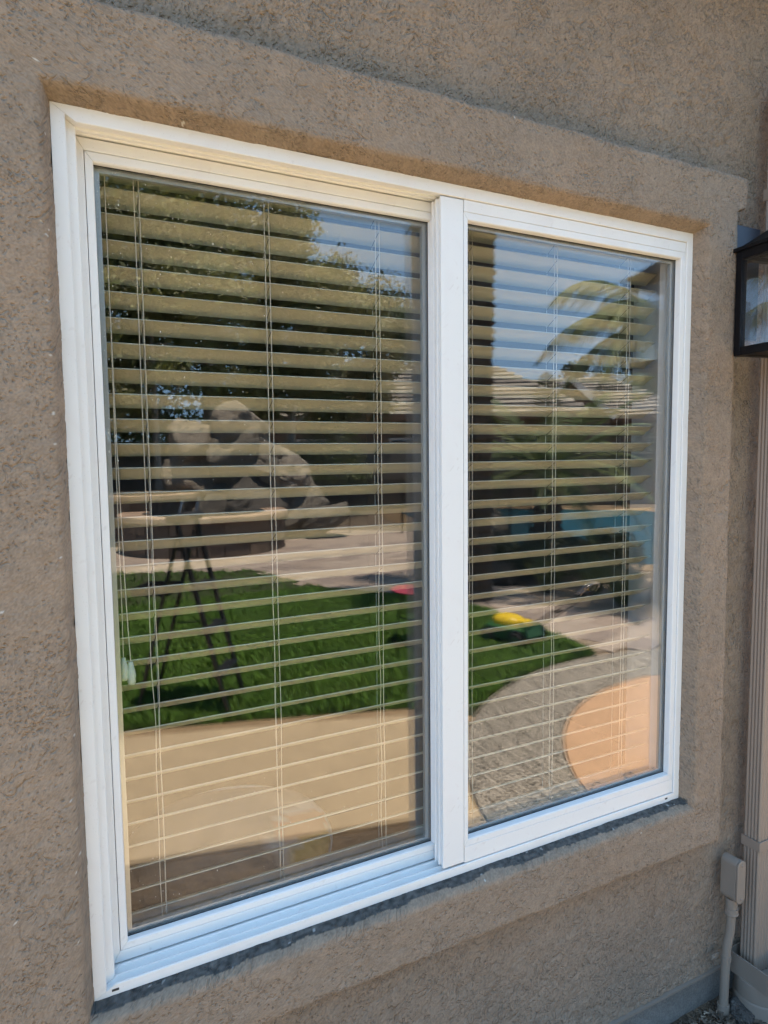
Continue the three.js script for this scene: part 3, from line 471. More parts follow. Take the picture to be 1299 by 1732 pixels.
tree('garden_tree', 'dark bushy tree reflected beside the left stile', [-1.6, 14.5], 8.4, 2.8, { group: grp, leaves: 30000, low: 0.12, color: [0.11, 0.14, 0.035], bark: barkDark });
tree('garden_tree', 'slim pale-stemmed tree reflected just left of the rocks', [2.5, 14.6], 7.6, 1.6, { group: grp, leaves: 6000, low: 0.45, r: 0.1 });
tree('garden_tree', 'slender tree with bare lower stem reflected behind the spa', [0.6, 13.6], 7.0, 1.5, { group: grp, leaves: 6000, low: 0.45, r: 0.09 });
// small far trees over the neighbouring roofs
tree('distant_tree', 'small dark pine-like tree beyond the gabled roof', [31.0, 31.5], 8.4, 2.0, { leaves: 4200, low: 0.35, color: [0.045, 0.06, 0.022], leaf: 0.28, group: 'far trees above the roofs' });
tree('distant_tree', 'low rounded tree left of the pine above the roofs', [28.0, 33.5], 6.8, 2.4, { leaves: 3600, low: 0.3, color: [0.06, 0.075, 0.025], leaf: 0.28, group: 'far trees above the roofs' });
tree('distant_tree', 'broad tree at the right end above the roofs', [33.0, 27.8], 7.4, 3.0, { leaves: 4200, low: 0.3, color: [0.06, 0.075, 0.025], leaf: 0.28, group: 'far trees above the roofs' });
tree('distant_tree', 'bushy tree between the pine and the palm trunk', [35.5, 30.0], 7.2, 3.2, { leaves: 4200, low: 0.25, color: [0.065, 0.08, 0.028], leaf: 0.28, group: 'far trees above the roofs' });

// palms
function frond(L, rise, drop, nl, leaf, w, hang) { // arching rib with two rows of leaflets; grows along +x
  const rib = [], P = t => V(L * (t - 0.25 * drop * t * t), L * (rise * t - drop * t * t), 0), pos = [];
  for (let i = 0; i <= 7; i++) rib.push(P(i / 7));
  const tri = (a, b, c) => pos.push(a.x, a.y, a.z, b.x, b.y, b.z, c.x, c.y, c.z);
  for (let i = 2; i < nl; i++) for (const s of [-1, 1]) { const t = i / nl, p = P(t), tan = P(Math.min(1, t + 0.02)).sub(P(t - 0.02)).normalize(), l = leaf * Math.sin(Math.PI * (0.12 + 0.85 * t)) * rr(0.85, 1.15); const out = V(tan.x * 0.7, tan.y * 0.7 - hang * rr(0.5, 1.2), s * rr(0.55, 0.95)).normalize(); const m = p.clone().addScaledVector(out, l * 0.5).add(V(0, 0.04 * l, 0)), e = p.clone().addScaledVector(out, l).add(V(0, -0.22 * l * (0.4 + hang), 0)), k = tan.clone().multiplyScalar(w * 0.5);
    tri(p.clone().sub(k), p.clone().add(k), m.clone().add(k)); tri(p.clone().sub(k), m.clone().add(k), m.clone().sub(k)); tri(m.clone().sub(k), m.clone().add(k), e); }
  const g = new THREE.BufferGeometry(); g.setAttribute('position', new THREE.Float32BufferAttribute(pos, 3)); g.computeVertexNormals();
  return merge([g, limb(rib, 0.018, 0.004, 10)]);
}
const frondMat = [[0.085, 0.13, 0.03], [0.11, 0.145, 0.04], [0.065, 0.105, 0.028]].map(c => std(c, 0.6, { side: THREE.DoubleSide }));
function palm(name, label, [x, z], H, r, count, fr, tilt) {
  const t = thing(name, label, 'palm tree', [x, G, z]);
  const prof = []; const rings = Math.round(H / 0.09); for (let i = 0; i <= rings * 3; i++) { const u = i / (rings * 3), k = i % 3; prof.push(new THREE.Vector2(Math.max(0.01, r * (1.12 - 0.22 * u) + (k === 0 ? r * 0.10 : k === 1 ? 0.0 : -r * 0.04) * rr(0.5, 1.4)), -0.1 + u * (H + 0.1))); } prof.push(new THREE.Vector2(0.01, H + 0.02));
  const g = new THREE.LatheGeometry(prof, 22), p = g.attributes.position; for (let i = 0; i < p.count; i++) { const yy = p.getY(i), a = Math.atan2(p.getZ(i), p.getX(i)), k = 1 + 0.10 * N(Math.cos(a) * 3, yy * 9, Math.sin(a) * 3); p.setX(i, p.getX(i) * k + tilt[0] * yy * yy / H); p.setZ(i, p.getZ(i) * k + tilt[1] * yy * yy / H); } g.computeVertexNormals();
  mesh('trunk', g, barkDark, t);
  for (let i = 0; i < count; i++) { const a = i * 2.399 + rr(-0.2, 0.2), u = i / count, f = mesh('frond', frond(fr.L * rr(0.85, 1.1), lerp(fr.rise[0], fr.rise[1], u), lerp(fr.drop[0], fr.drop[1], u), fr.nl, fr.leaf, fr.w, fr.hang), frondMat[i % 3], t); f.position.set(tilt[0] * H, H - 0.05, tilt[1] * H); f.rotation.y = a; }
  return t;
}
palm('fan_palm', 'thick dark palm trunk reflected next to the meeting stile', [4.42, 5.15], 5.6, 0.215, 18, { L: 1.7, rise: [0.9, 0.0], drop: [0.7, 1.0], nl: 30, leaf: 0.55, w: 0.035, hang: 0.5 }, [0.015, -0.01]);
palm('queen_palm', 'feathery palm with arching fronds reflected at the right of the right pane', [6.22, 3.95], 3.05, 0.12, 24, { L: 1.65, rise: [1.05, 0.1], drop: [0.8, 0.75], nl: 84, leaf: 0.42, w: 0.012, hang: 0.7 }, [-0.02, -0.01]);
palm('date_palm', 'short palm with spreading fronds reflected in front of the pool', [6.45, 6.2], 1.45, 0.20, 30, { L: 1.85, rise: [1.25, 0.0], drop: [0.5, 0.6], nl: 52, leaf: 0.36, w: 0.017, hang: 0.12 }, [0.02, 0.0]);

// shrubs and strappy clumps
function shrub(label, [x, z], R, H, color, n = 2600) { const t = thing('shrub', label, 'shrub', [x, G, z], 'planting by the pool'); const wood = []; for (let i = 0; i < 6; i++) { const a = i * 1.05; wood.push(rod(V(0, -0.03, 0), V(Math.cos(a) * R * 0.5, H * 0.6, Math.sin(a) * R * 0.5), 0.012, 0.005, 5)); } mesh('stem', merge(wood), barkDark, t); mesh('foliage', leafCloud(n, () => { const u = rr(-0.2, 1), a = rnd() * 6.283, q = Math.sqrt(1 - u * u) * Math.cbrt(rr(0.3, 1)); const b = 1 + 0.25 * N(Math.cos(a) * 2 + x, u * 3, Math.sin(a) * 2 + z); return { p: V(R * q * Math.cos(a) * b, Math.max(0.02, H * (0.35 + 0.6 * u * Math.cbrt(rnd()))) * b, R * q * Math.sin(a) * b), k: 1 }; }, 0.075, 0, color), leafMat, t); }
shrub('dark rounded shrub reflected below the short palm', [6.0, 5.55], 0.55, 0.62, [0.04, 0.065, 0.02]);
shrub('low dark shrub reflected left of the short palm trunk', [5.55, 6.1], 0.5, 0.5, [0.045, 0.07, 0.022]);
shrub('feathery shrub reflected in front of the pool water', [7.0, 5.6], 0.5, 0.6, [0.06, 0.085, 0.03]);
shrub('grey-green shrub reflected beside the pale boulder', [5.9, 7.2], 0.45, 0.55, [0.07, 0.09, 0.045]);
[['dark leafy shrub reflected left of the far hedge', 11.6, 16.6, 1.3, 2.0], ['tall dark shrub second along the far pool wall', 13.6, 15.7, 1.4, 2.5], ['dark rounded shrub third along the far pool wall', 15.6, 14.7, 1.3, 2.1], ['bushy shrub fourth along the far pool wall', 17.6, 13.9, 1.4, 2.6], ['dark shrub at the right end of the far pool wall', 18.9, 12.2, 1.3, 2.3], ['shrub at the side wall beyond the pool', 19.2, 9.6, 1.3, 2.2]].forEach(([l, x, z, r, h]) => shrub(l, [x, z], r, h, [0.05, 0.075, 0.022], 4200));
shrub('bright green vine reflected above the far block wall', [7.2, 16.1], 1.3, 2.7, [0.085, 0.13, 0.025], 5200);
function clump(label, [x, z], n, L) { const pos = [], t = thing('strappy_plant', label, 'plant', [x, G, z], 'strappy plants by the paved walk'); for (let i = 0; i < n; i++) { const a = rnd() * 6.283, l = L * rr(0.6, 1.1), out = rr(0.25, 0.8), w = 0.008, sx = -Math.sin(a) * w, sz = Math.cos(a) * w; let px = Math.cos(a) * 0.05, py = 0, pz = Math.sin(a) * 0.05; for (let k = 0; k < 4; k++) { const u = (k + 1) / 4, nx = Math.cos(a) * (0.05 + l * out * u), ny = l * (1.15 * u - 0.75 * out * u * u), nz = Math.sin(a) * (0.05 + l * out * u), q = 1 - u * 0.9, q0 = 1 - (u - 0.25) * 0.9; pos.push(px - sx * q0, py, pz - sz * q0, px + sx * q0, py, pz + sz * q0, nx + sx * q, ny, nz + sz * q, px - sx * q0, py, pz - sz * q0, nx + sx * q, ny, nz + sz * q, nx - sx * q, ny, nz - sz * q); px = nx; py = ny; pz = nz; } } const g = new THREE.BufferGeometry(); g.setAttribute('position', new THREE.Float32BufferAttribute(pos, 3)); g.computeVertexNormals(); mesh('leaves', g, frondMat[1], t); mesh('root_crown', new THREE.SphereGeometry(0.06, 10, 6).scale(1, 0.5, 1), barkDark, t); }
clump('strappy green plant reflected nearest the right jamb', [5.62, 4.0], 150, 0.62); clump('strappy green plant second from the right jamb', [5.75, 4.55], 150, 0.65); clump('strappy green plant reflected under the pool edge', [5.45, 5.0], 140, 0.55);

// pool, coping, mesh fence
structure(mesh('pool_water', slab([[6.9, 8.2], [7.6, 6.2], [8.6, 5.3], [11.5, 4.6], [15, 6.6], [15.5, 12.5], [12.8, 15.4], [9.4, 15.8], [8.6, 13.4], [8.6, 10.5]], G - 0.006, 0.02), std([0.012, 0.10, 0.15], 0.08, { bumpMap: grain, bumpScale: 0.01 })));
structure(mesh('pool_deck', slab([[6.2, 8.6], [7.2, 5.9], [8.3, 4.7], [11.4, 3.9], [16.2, 6.0], [17, 13], [13.3, 16.6], [9, 16.8], [7.9, 13.6], [7.8, 10.6]], G - 0.008, 0.02, [[[6.9, 8.2], [7.6, 6.2], [8.6, 5.3], [11.5, 4.6], [15, 6.6], [15.5, 12.5], [12.8, 15.4], [9.4, 15.8], [8.6, 13.4], [8.6, 10.5]]]), M.edge));
{
  const f = thing('pool_fence', 'black mesh pool safety fence with thin posts reflected along the pool', 'fence'), P = [[5.0, 12.4], [6.0, 11.9], [6.9, 11.2], [7.4, 10.2], [7.45, 9.1], [7.2, 8.0], [6.9, 7.1]];
  const net = std([0.02, 0.02, 0.02], 0.9, { transparent: true, opacity: 0.35, side: THREE.DoubleSide });
  P.forEach(([x, z], i) => { mesh('post', rod(V(x, G - 0.05, z), V(x, G + 1.2, z), 0.02, 0.02, 8), M.black, f);
    if (i) { const [a, b] = P[i - 1], L = Math.hypot(x - a, z - b); mesh('mesh_panel', box(L - 0.05, 1.1, 0.002, (x + a) / 2, G + 0.6, (z + b) / 2, 0, 0, -Math.atan2(z - b, x - a)), net, f); } });
}
// raised stone spa and its higher back ring
const capMat = [[0.40, 0.29, 0.21], [0.36, 0.26, 0.19], [0.44, 0.33, 0.25]].map((c, i) => std([1, 1, 1], 0.9, { map: speck(c, 0.35, 70, 40 + i), bumpMap: grain, bumpScale: 0.004 }));
const wallStone = [[0.16, 0.125, 0.10], [0.20, 0.155, 0.12], [0.13, 0.105, 0.09]].map((c, i) => std([1, 1, 1], 0.95, { map: speck(c, 0.5, 60, 44 + i), bumpMap: grain, bumpScale: 0.006 }));
function ringWall(name, label, cat, [x, z], R, H, nCap, capW, courses) {
  const t = thing(name, label, cat, [x, G, z]);
  const wedge = (r0, r1, a0, a1, y0, y1) => { const s = []; for (let i = 0; i <= 3; i++) { const a = lerp(a0, a1, i / 3); s.push([r1 * Math.cos(a), r1 * Math.sin(a)]); } for (let i = 3; i >= 0; i--) { const a = lerp(a0, a1, i / 3); s.push([r0 * Math.cos(a), r0 * Math.sin(a)]); } return slab(s, y1, y1 - y0, [], 0.008); };
  for (let c = 0; c < courses; c++) { const n = Math.round(R * 6.283 / 0.45), ch = (H - 0.09) / courses; for (let i = 0; i < n; i++) { const a0 = (i + (c % 2) * 0.5) / n * 6.283, a1 = a0 + 6.283 / n - 0.015 / R; mesh('wall_stone', wedge(R - 0.2, R + rr(-0.012, 0.012), a0, a1, c * ch, (c + 1) * ch - 0.008), wallStone[Math.floor(rnd() * 3)], t); } }
  for (let i = 0; i < nCap; i++) { const a0 = i / nCap * 6.283, a1 = a0 + 6.283 / nCap - 0.012 / R; mesh('cap_stone', wedge(R - capW + 0.06, R + 0.06 + rr(-0.01, 0.01), a0, a1, H - 0.085, H + rr(-0.004, 0.004)), capMat[Math.floor(rnd() * 3)], t); }
  return t;
}
const spa = ringWall('stone_spa', 'round raised stone spa with tan cap stones reflected left of the walk', 'spa', [2.75, 11.2], 1.45, 0.66, 22, 0.42, 3);
mesh('spa_water', new THREE.CylinderGeometry(1.26, 1.26, 0.01, 48).translate(0, 0.42, 0), std([0.02, 0.03, 0.03], 0.1), spa);
ringWall('stone_planter', 'higher round stone planter reflected behind the spa', 'planter', [1.9, 13.0], 1.1, 0.95, 18, 0.36, 4);
// rock waterfall: piled boulders
function boulder(label, [x, y, z], [sx, sy, sz], ry, mat, cat = 'boulder', group) {
  const g = mergeVertices(new THREE.IcosahedronGeometry(1, 12)), p = g.attributes.position, o = rnd() * 50, cut = [];
  for (let i = 0; i < 13; i++) cut.push([V(rr(-1, 1), rr(-1, 1), rr(-1, 1)).normalize(), rr(0.66, 0.98)]);
  const d = V(); for (let i = 0; i < p.count; i++) { d.fromBufferAttribute(p, i).normalize(); let k = 1.1; for (const [n, c] of cut) { const q = d.dot(n); if (q > 0.05) k = Math.min(k, c / q); } const { x: a, y: b, z: c } = d; k *= 1 + 0.10 * N(a * 2 + o, b * 2, c * 2) + 0.05 * N(a * 5 + o, b * 5, c * 5) - 0.07 * Math.exp(-(N(a * 3, b * 3 + o, c * 3) ** 2) / 0.004); p.setXYZ(i, a * k, b * k, c * k); }
  g.scale(sx, sy, sz).rotateZ(group ? -0.45 : 0).rotateY(group ? ry * 0.25 : ry); g.computeVertexNormals(); const m = mesh('boulder', uvMetres(g), mat, scene); m.position.set(x, y, z); return tag(m, label, cat, group);
}
const rock = [[0.34, 0.30, 0.25], [0.22, 0.20, 0.17], [0.13, 0.12, 0.108]].map((c, i) => std([1, 1, 1], 0.95, { map: speck(c, 0.5, 36, 50 + i), bumpMap: grain, bumpScale: 0.03 }));
{
  const g = 'boulders piled into the rock waterfall';
  [[[3.0, 1.35, 12.9], [0.50, 0.62, 0.5], 0, 'upright boulder at the left top of the rock pile'], [[3.1, 0.55, 12.8], [0.62, 0.5, 0.5], 0, 'broad boulder at the left middle of the rock pile'], [[4.05, 1.75, 12.3], [0.45, 0.5, 0.5], 0, 'rounded topmost boulder of the rock pile'], [[3.75, 0.95, 12.2], [0.42, 0.85, 0.5], 1, 'tall pale sunlit slab in the middle of the rock pile'], [[4.5, 1.15, 12.1], [0.6, 0.36, 0.5], 1, 'flat ledge boulder right of the sunlit slab'], [[5.0, 0.85, 11.9], [0.5, 0.3, 0.45], 0, 'overhanging ledge boulder at the right of the rock pile'], [[5.3, 0.62, 11.75], [0.26, 0.24, 0.3], 0, 'small pale boulder tipping off the ledge'], [[4.4, 0.25, 12.0], [0.8, 0.55, 0.6], 2, 'dark wide boulder at the foot of the rock pile'], [[3.3, -0.2, 12.2], [0.7, 0.5, 0.5], 2, 'dark boulder at the left foot of the rock pile'], [[5.2, -0.1, 11.9], [0.85, 0.42, 0.5], 1, 'sloping boulder at the right foot of the rock pile'], [[3.95, -0.35, 11.95], [0.6, 0.4, 0.4], 2, 'low boulder in front of the rock pile'], [[5.75, -0.4, 11.5], [0.55, 0.34, 0.4], 1, 'low boulder at the right end of the rock pile']]
    .forEach(([p, s, k, l], i) => boulder(l, [3.95 + (p[0] - 4.2) * 0.74, p[1] * 0.9 - 0.04, p[2] + 0.2], [s[0] * 1.3, s[1] * 1.1, s[2] * 1.15], i * 1.3, rock[k], 'boulder', g));
  boulder('pale boulder reflected beside the thick palm trunk', [5.75, -0.35, 7.0], [0.42, 0.5, 0.4], 0.4, rock[0]); boulder('low grey boulder reflected by the walk edge', [5.2, -0.6, 5.9], [0.4, 0.2, 0.3], 1.1, rock[2]); boulder('tan boulder reflected behind the pale one', [6.3, -0.35, 7.6], [0.5, 0.5, 0.4], 2, rock[1]);
  boulder('dark rock at the foot of the conduit', [1.735, -0.69, 0.05], [0.045, 0.028, 0.035], 0.5, rock[2], 'rock');
}
// block wall round the garden
const block = [[0.125, 0.11, 0.095], [0.145, 0.13, 0.11], [0.105, 0.095, 0.083]].map((c, i) => std([1, 1, 1], 0.95, { map: speck(c, 0.3, 60, 60 + i) }));
{
  const run = (label, a, b, H) => { const t = thing('block_wall', label, 'wall', [a[0], G, a[1]]), L = Math.hypot(b[0] - a[0], b[1] - a[1]); t.rotation.y = -Math.atan2(b[1] - a[1], b[0] - a[0]); const bw = 0.8, bh = 0.4, geo = new RoundedBoxGeometry(bw - 0.012, bh - 0.012, 0.19, 1, 0.008), core = []; let n = 0;
    mesh('wall_core', box(L, H - 0.02, 0.16, L / 2, H / 2 - 0.02, 0), block[2], t);
    for (let r = 0; r < Math.round(H / bh); r++) for (let x = bw / 2 - (r % 2) * bw / 2; x < L; x += bw) { if (n++ < 260) { const m = mesh('block', geo, block[Math.floor(rnd() * 3)], t); m.position.set(Math.max(0.2, x), (r + 0.5) * bh, 0); } else core.push(geo.clone().translate(x, (r + 0.5) * bh, 0)); }
    if (core.length) stuff(mesh('block_field', merge(core), block[0], t)); mesh('coping', box(L, 0.06, 0.26, L / 2, H + 0.02, 0, 0.01), block[1], t); };
  run('grey block wall reflected behind the rock waterfall', [-5, 15.6], [10.5, 17.4], 2.0); run('grey block wall reflected beyond the pool', [10.6, 17.5], [19.5, 13.5], 1.6); run('grey block wall at the right end beyond the pool', [19.6, 13.4], [20.5, 2], 1.6);
}
// neighbouring houses: stucco walls, tiled roofs
const tileMat = [[0.27, 0.245, 0.21], [0.19, 0.17, 0.15], [0.33, 0.30, 0.255]].map((c, i) => std([1, 1, 1], 0.9, { map: speck(c, 0.35, 50, 70 + i) }));
const nWall = std([0.17, 0.13, 0.10], 0.9), trim = std([0.62, 0.6, 0.56], 0.7), glassDark = std([0.03, 0.035, 0.04], 0.1);
function roofSide(parent, W, run_, rise, y0, z0, dir, shrinkL, shrinkR) { // stepped courses of tile climbing from the eave
  const n = Math.round(Math.hypot(run_, rise) / 0.42);
  for (let i = 0; i < n; i++) { const u = i / n, w0 = -W / 2 + shrinkL * u, w1 = W / 2 - shrinkR * u; if (w1 - w0 < 0.4) break; const m = mesh('tile_course', box(w1 - w0, 0.11, Math.hypot(run_, rise) / n + 0.05, (w0 + w1) / 2, 0, 0, 0, Math.atan2(rise, run_) * dir - 0.16 * dir), tileMat[(i * 7 + 3) % 3], parent); m.position.set(0, y0 + rise * (u + 0.5 / n) + 0.02, z0 + dir * -run_ * (u + 0.5 / n)); }
}
function nHouse(label, [x, z], ry, W, D, eave, rise, chimney, gable) {
  const t = thing('neighbour_house', label, 'house', [x, G, z], 'houses beyond the garden wall'); t.rotation.y = ry;
  mesh('wall', box(W - 0.8, eave, D - 0.8, 0, eave / 2, 0), nWall, t); const roof = new THREE.Group(); roof.name = 'roof'; t.add(roof);
  const hip = D * 0.42; roofSide(roof, W, D / 2, rise, eave, D / 2, 1, hip, hip); roofSide(roof, W, D / 2, rise, eave, -D / 2, -1, hip, hip);
  const sh = new THREE.Shape([[-D / 2 + 0.2, 0], [D / 2 - 0.2, 0], [0, rise - 0.15]].map(q => new THREE.Vector2(...q))); mesh('roof_core', new THREE.ExtrudeGeometry(sh, { depth: W - 2 * hip - 0.1, bevelEnabled: false }).rotateY(Math.PI / 2).translate(-(W - 2 * hip) / 2 + 0.05, eave, 0), tileMat[1], roof);
  for (const s of [-1, 1]) { const g = new THREE.BufferGeometry(); const e = s * W / 2, h = s * (W / 2 - hip); g.setAttribute('position', new THREE.Float32BufferAttribute([e, eave, -D / 2, e, eave, D / 2, h, eave + rise, 0], 3)); g.computeVertexNormals(); mesh('hip_end', g, std([0.36, 0.33, 0.285], 0.9, { side: THREE.DoubleSide }), roof); }
  mesh('ridge', rod(V(-W / 2 + hip, eave + rise + 0.03, 0), V(W / 2 - hip, eave + rise + 0.03, 0), 0.13, 0.13, 8), tileMat[2], roof);
  mesh('fascia', box(W + 0.05, 0.22, 0.06, 0, eave - 0.06, D / 2 + 0.04), std([0.16, 0.10, 0.07], 0.8), t);
  for (const wx of [-0.3, 0.02, 0.3]) { const w = mesh('window', box(1.3, 1.2, 0.08, wx * W, eave * 0.55, D / 2 - 0.39), trim, t); mesh('glazing', box(1.1, 1.0, 0.02, wx * W, eave * 0.55, D / 2 - 0.345), glassDark, w); }
  for (const [gx, gw, gh, gy] of gable ?? []) { // front gable
    const b = mesh('gable', new THREE.ExtrudeGeometry(new THREE.Shape([[-gw / 2, -1.2], [gw / 2, -1.2], [gw / 2, 0], [0, gh], [-gw / 2, 0]].map(q => new THREE.Vector2(...q))), { depth: D * 0.45, bevelEnabled: false }).translate(gx, gy, D * 0.08), nWall, t);
    for (const s of [-1, 1]) { const L = Math.hypot(gw / 2 + 0.35, gh), a = Math.atan2(gh, gw / 2 + 0.1); mesh('gable_roof', box(L, 0.1, D * 0.45 + 0.3, gx + s * (gw / 4 + 0.08), gy + gh / 2 + 0.06, D * 0.3 + 0.1, 0, 0, 0, -s * a), tileMat[s > 0 ? 0 : 2], b); mesh('barge_board', box(L, 0.26, 0.06, gx + s * (gw / 4 + 0.08), gy + gh / 2, D * 0.53 + 0.28, 0, 0, 0, -s * a), trim, b); }
    mesh('gable_window', box(gw * 0.3, gh * 0.5, 0.05, gx, gy - 0.3, D * 0.53 + 0.02), trim, b); }
  if (chimney) { const [cx, cz, cw, ch] = chimney, c = new THREE.Group(); c.name = 'chimney'; t.add(c); const rows = Math.round(ch / 0.28); for (let r = 0; r < rows; r++) for (const s of [-1, 1]) mesh('stone', box(cw * 0.49 + (r % 2 ? s * cw * 0.08 : 0), 0.265, cw * 0.8, cx + s * cw * 0.255 + (r % 2 ? cw * 0.04 : 0) , eave + (r + 0.5) * 0.28, cz, 0.02), rock[Math.floor(rnd() * 2)], c); mesh('cap', box(cw * 1.25, 0.16, cw * 1.05, cx, eave + rows * 0.28 + 0.08, cz, 0.02), trim, c); mesh('flue', box(cw * 0.5, 0.4, cw * 0.45, cx, eave + rows * 0.28 + 0.34, cz, 0.03), trim, c); }
  return t;
}
nHouse('low tiled house with stone chimney reflected at the right of the left pane', [15.4, 24.8], Math.PI + 0.62, 13.5, 8, 3.15, 2.15, [4.6, 2.2, 0.95, 1.75]);
nHouse('tiled house with white-edged gables reflected in the right pane', [23.6, 25.6], Math.PI + 0.78, 12.5, 8.5, 3.35, 1.9, null, [[-1.0, 3.4, 1.7, 3.2], [2.2, 2.8, 1.4, 3.7]]);
nHouse('tiled house reflected at the far right behind the palm trunk', [28.8, 18.2], Math.PI + 1.0, 11, 8, 3.2, 1.8, null, [[-2.5, 2.6, 1.2, 3.2]]);

// stepladder on the lawn
{
  const t = thing('stepladder', 'dark grey stepladder standing open on the lawn reflected in the left pane', 'stepladder', [0.83, G, 3.14]); t.rotation.y = 0.515;
  const m = std([0.045, 0.05, 0.06], 0.3, { metalness: 0.6 }), cap = std([0.02, 0.02, 0.022], 0.6), H = 1.27, s = 0.305; // opens along local x
  for (const q of [-1, 1]) { mesh('front_rail', box(0.022, Math.hypot(H, s), 0.05, 0, 0, 0, 0.004), m, t).position.set(s / 2, H / 2, q * 0.19); t.children.at(-1).rotation.z = Math.atan2(s, H); mesh('rear_rail', box(0.022, Math.hypot(H - 0.1, s - 0.02), 0.03, 0, 0, 0, 0.004), m, t).position.set(-s / 2, (H - 0.1) / 2, q * 0.17); t.children.at(-1).rotation.z = -Math.atan2(s, H - 0.1);
    mesh('foot', box(0.04, 0.03, 0.07, s + 0.004, 0.012, q * 0.19, 0.005), cap, t); mesh('foot', box(0.04, 0.03, 0.05, -s - 0.002, 0.012, q * 0.17, 0.005), cap, t); mesh('spreader', rod(V(-s * 0.58, 0.52, q * 0.155), V(s * 0.55, 0.55, q * 0.17), 0.006), m, t); }
  for (const y of [0.26, 0.54, 0.82, 1.08]) mesh('step', box(0.085, 0.022, 0.35, s * (1 - y / H) - 0.01, y, 0, 0.004), m, t);
  for (const y of [0.3, 0.8]) mesh('rear_brace', box(0.02, 0.02, 0.32, -s * (1 - y / H), y, 0, 0.003), m, t);
  mesh('tool_tray', merge([box(0.24, 0.012, 0.30, -0.20, 0.78, 0, 0.004), box(0.24, 0.04, 0.008, -0.20, 0.80, 0.15), box(0.24, 0.04, 0.008, -0.20, 0.80, -0.15), box(0.008, 0.04, 0.29, -0.32, 0.80, 0)]), cap, t);
  mesh('top_cap', box(0.13, 0.045, 0.40, 0, H, 0, 0.012), cap, t);
  for (const q of [-1, 1]) mesh('hand_rail', tube([V(0.02, H - 0.02, q * 0.17), V(0.03, H + 0.06, q * 0.17), V(0.05, H + 0.12, q * 0.165)], 0.012, 12, 8), std([0.35, 0.42, 0.5], 0.25, { metalness: 0.7 }), t);
}
{ // small red table
  const t = thing('side_table', 'small round red side table with thin dark legs on the lawn', 'table', [2.86, G, 3.64]);
  mesh('table_top', new THREE.LatheGeometry([[0.001, 0.50], [0.205, 0.50], [0.215, 0.505], [0.219, 0.499], [0.216, 0.488], [0.001, 0.488]].map(q => new THREE.Vector2(...q)), 48), std([0.40, 0.05, 0.085], 0.45), t);
  for (let i = 0; i < 3; i++) { const a = 0.6 + i * 2.094; mesh('leg', rod(V(Math.cos(a) * 0.21, 0, Math.sin(a) * 0.21), V(Math.cos(a) * 0.11, 0.49, Math.sin(a) * 0.11), 0.009, 0.009, 8), M.black, t); }
  mesh('ring', new THREE.TorusGeometry(0.155, 0.006, 8, 30).rotateX(Math.PI / 2).translate(0, 0.27, 0), M.black, t);
}
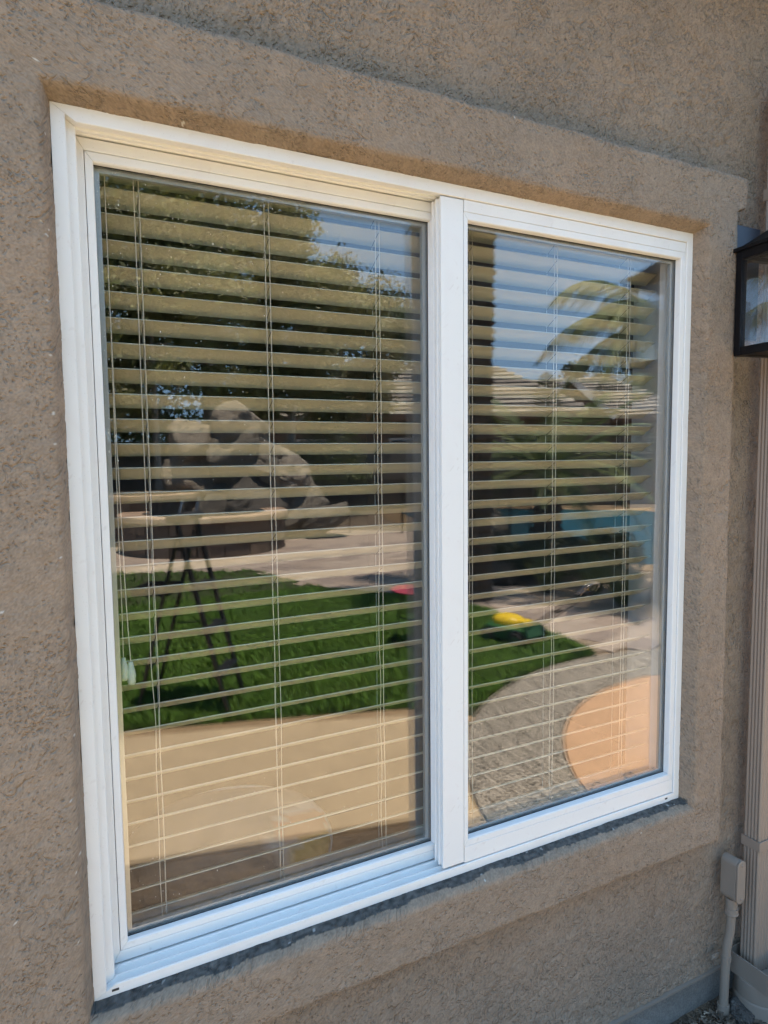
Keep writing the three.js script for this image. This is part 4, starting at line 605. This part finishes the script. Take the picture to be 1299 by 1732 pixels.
{ // push mower, handle towards the house
  const t = thing('lawn_mower', 'green push mower with yellow hood parked on the lawn edge', 'lawn mower', [3.66, G, 3.42]); t.rotation.y = -0.3; t.scale.setScalar(0.70); // local +z is the front
  const green = std([0.025, 0.10, 0.028], 0.35), yellow = std([0.78, 0.55, 0.02], 0.35), tyre = std([0.015, 0.015, 0.015], 0.8);
  const deck = new THREE.ExtrudeGeometry((() => { const s = new THREE.Shape(); s.moveTo(-0.21, -0.27); s.lineTo(0.21, -0.27); s.quadraticCurveTo(0.26, 0, 0.2, 0.24); s.quadraticCurveTo(0, 0.34, -0.2, 0.24); s.quadraticCurveTo(-0.26, 0, -0.21, -0.27); return s; })(), { depth: 0.10, bevelEnabled: true, bevelSize: 0.02, bevelThickness: 0.025, bevelSegments: 3 }).rotateX(Math.PI / 2).translate(0, 0.21, 0);
  mesh('deck', deck, green, t);
  const hg = new THREE.SphereGeometry(1, 28, 16, 0, 6.2832, 0, Math.PI / 2); { const p = hg.attributes.position; for (let i = 0; i < p.count; i++) p.setXYZ(i, Math.sign(p.getX(i)) * Math.pow(Math.abs(p.getX(i)), 0.8) * 0.155, Math.pow(p.getY(i), 0.7) * 0.12, Math.sign(p.getZ(i)) * Math.pow(Math.abs(p.getZ(i)), 0.8) * 0.21); hg.computeVertexNormals(); }
  mesh('hood', hg.translate(0, 0.235, 0.05), yellow, t); mesh('battery_cover', box(0.17, 0.09, 0.10, 0, 0.27, -0.2, 0.025), yellow, t); mesh('rear_flap', box(0.36, 0.16, 0.03, 0, 0.19, -0.31, 0.01, 0.35), green, t);
  for (const [x, z, r] of [[-0.245, 0.22, 0.085], [0.245, 0.22, 0.085], [-0.25, -0.22, 0.10], [0.25, -0.22, 0.10]]) { const w = mesh('wheel', new THREE.TorusGeometry(r - 0.028, 0.028, 10, 28).rotateY(Math.PI / 2).translate(x, r, z), tyre, t); mesh('rim', new THREE.CylinderGeometry(r - 0.04, r - 0.04, 0.045, 20).rotateZ(Math.PI / 2).translate(x, r, z), green, w); mesh('fender', new THREE.TorusGeometry(r + 0.008, 0.016, 8, 16, Math.PI).rotateY(Math.PI / 2).translate(x * 0.97, r, z), M.black, t); }
  for (const s of [-1, 1]) mesh('handle_tube', tube([V(s * 0.17, 0.2, -0.26), V(s * 0.18, 0.42, -0.55), V(s * 0.19, 0.70, -0.92), V(s * 0.18, 0.78, -1.02)], 0.012, 20, 8), M.black, t);
  mesh('crossbar', rod(V(-0.185, 0.5, -0.66), V(0.185, 0.5, -0.66), 0.01), M.black, t); mesh('control_box', box(0.16, 0.05, 0.10, 0, 0.76, -1.0, 0.012), M.black, t);
  mesh('grip', tube([V(-0.18, 0.77, -1.01), V(-0.13, 0.86, -1.08), V(0, 0.90, -1.1), V(0.13, 0.86, -1.08), V(0.18, 0.77, -1.01)], 0.015, 30, 10), std([0.5, 0.5, 0.52], 0.2, { metalness: 0.9 }), t); mesh('start_button', new THREE.CylinderGeometry(0.014, 0.014, 0.02, 14).translate(0.03, 0.795, -1.0), std([0.7, 0.35, 0.02], 0.4), t);
}
renderer.render(scene, camera);
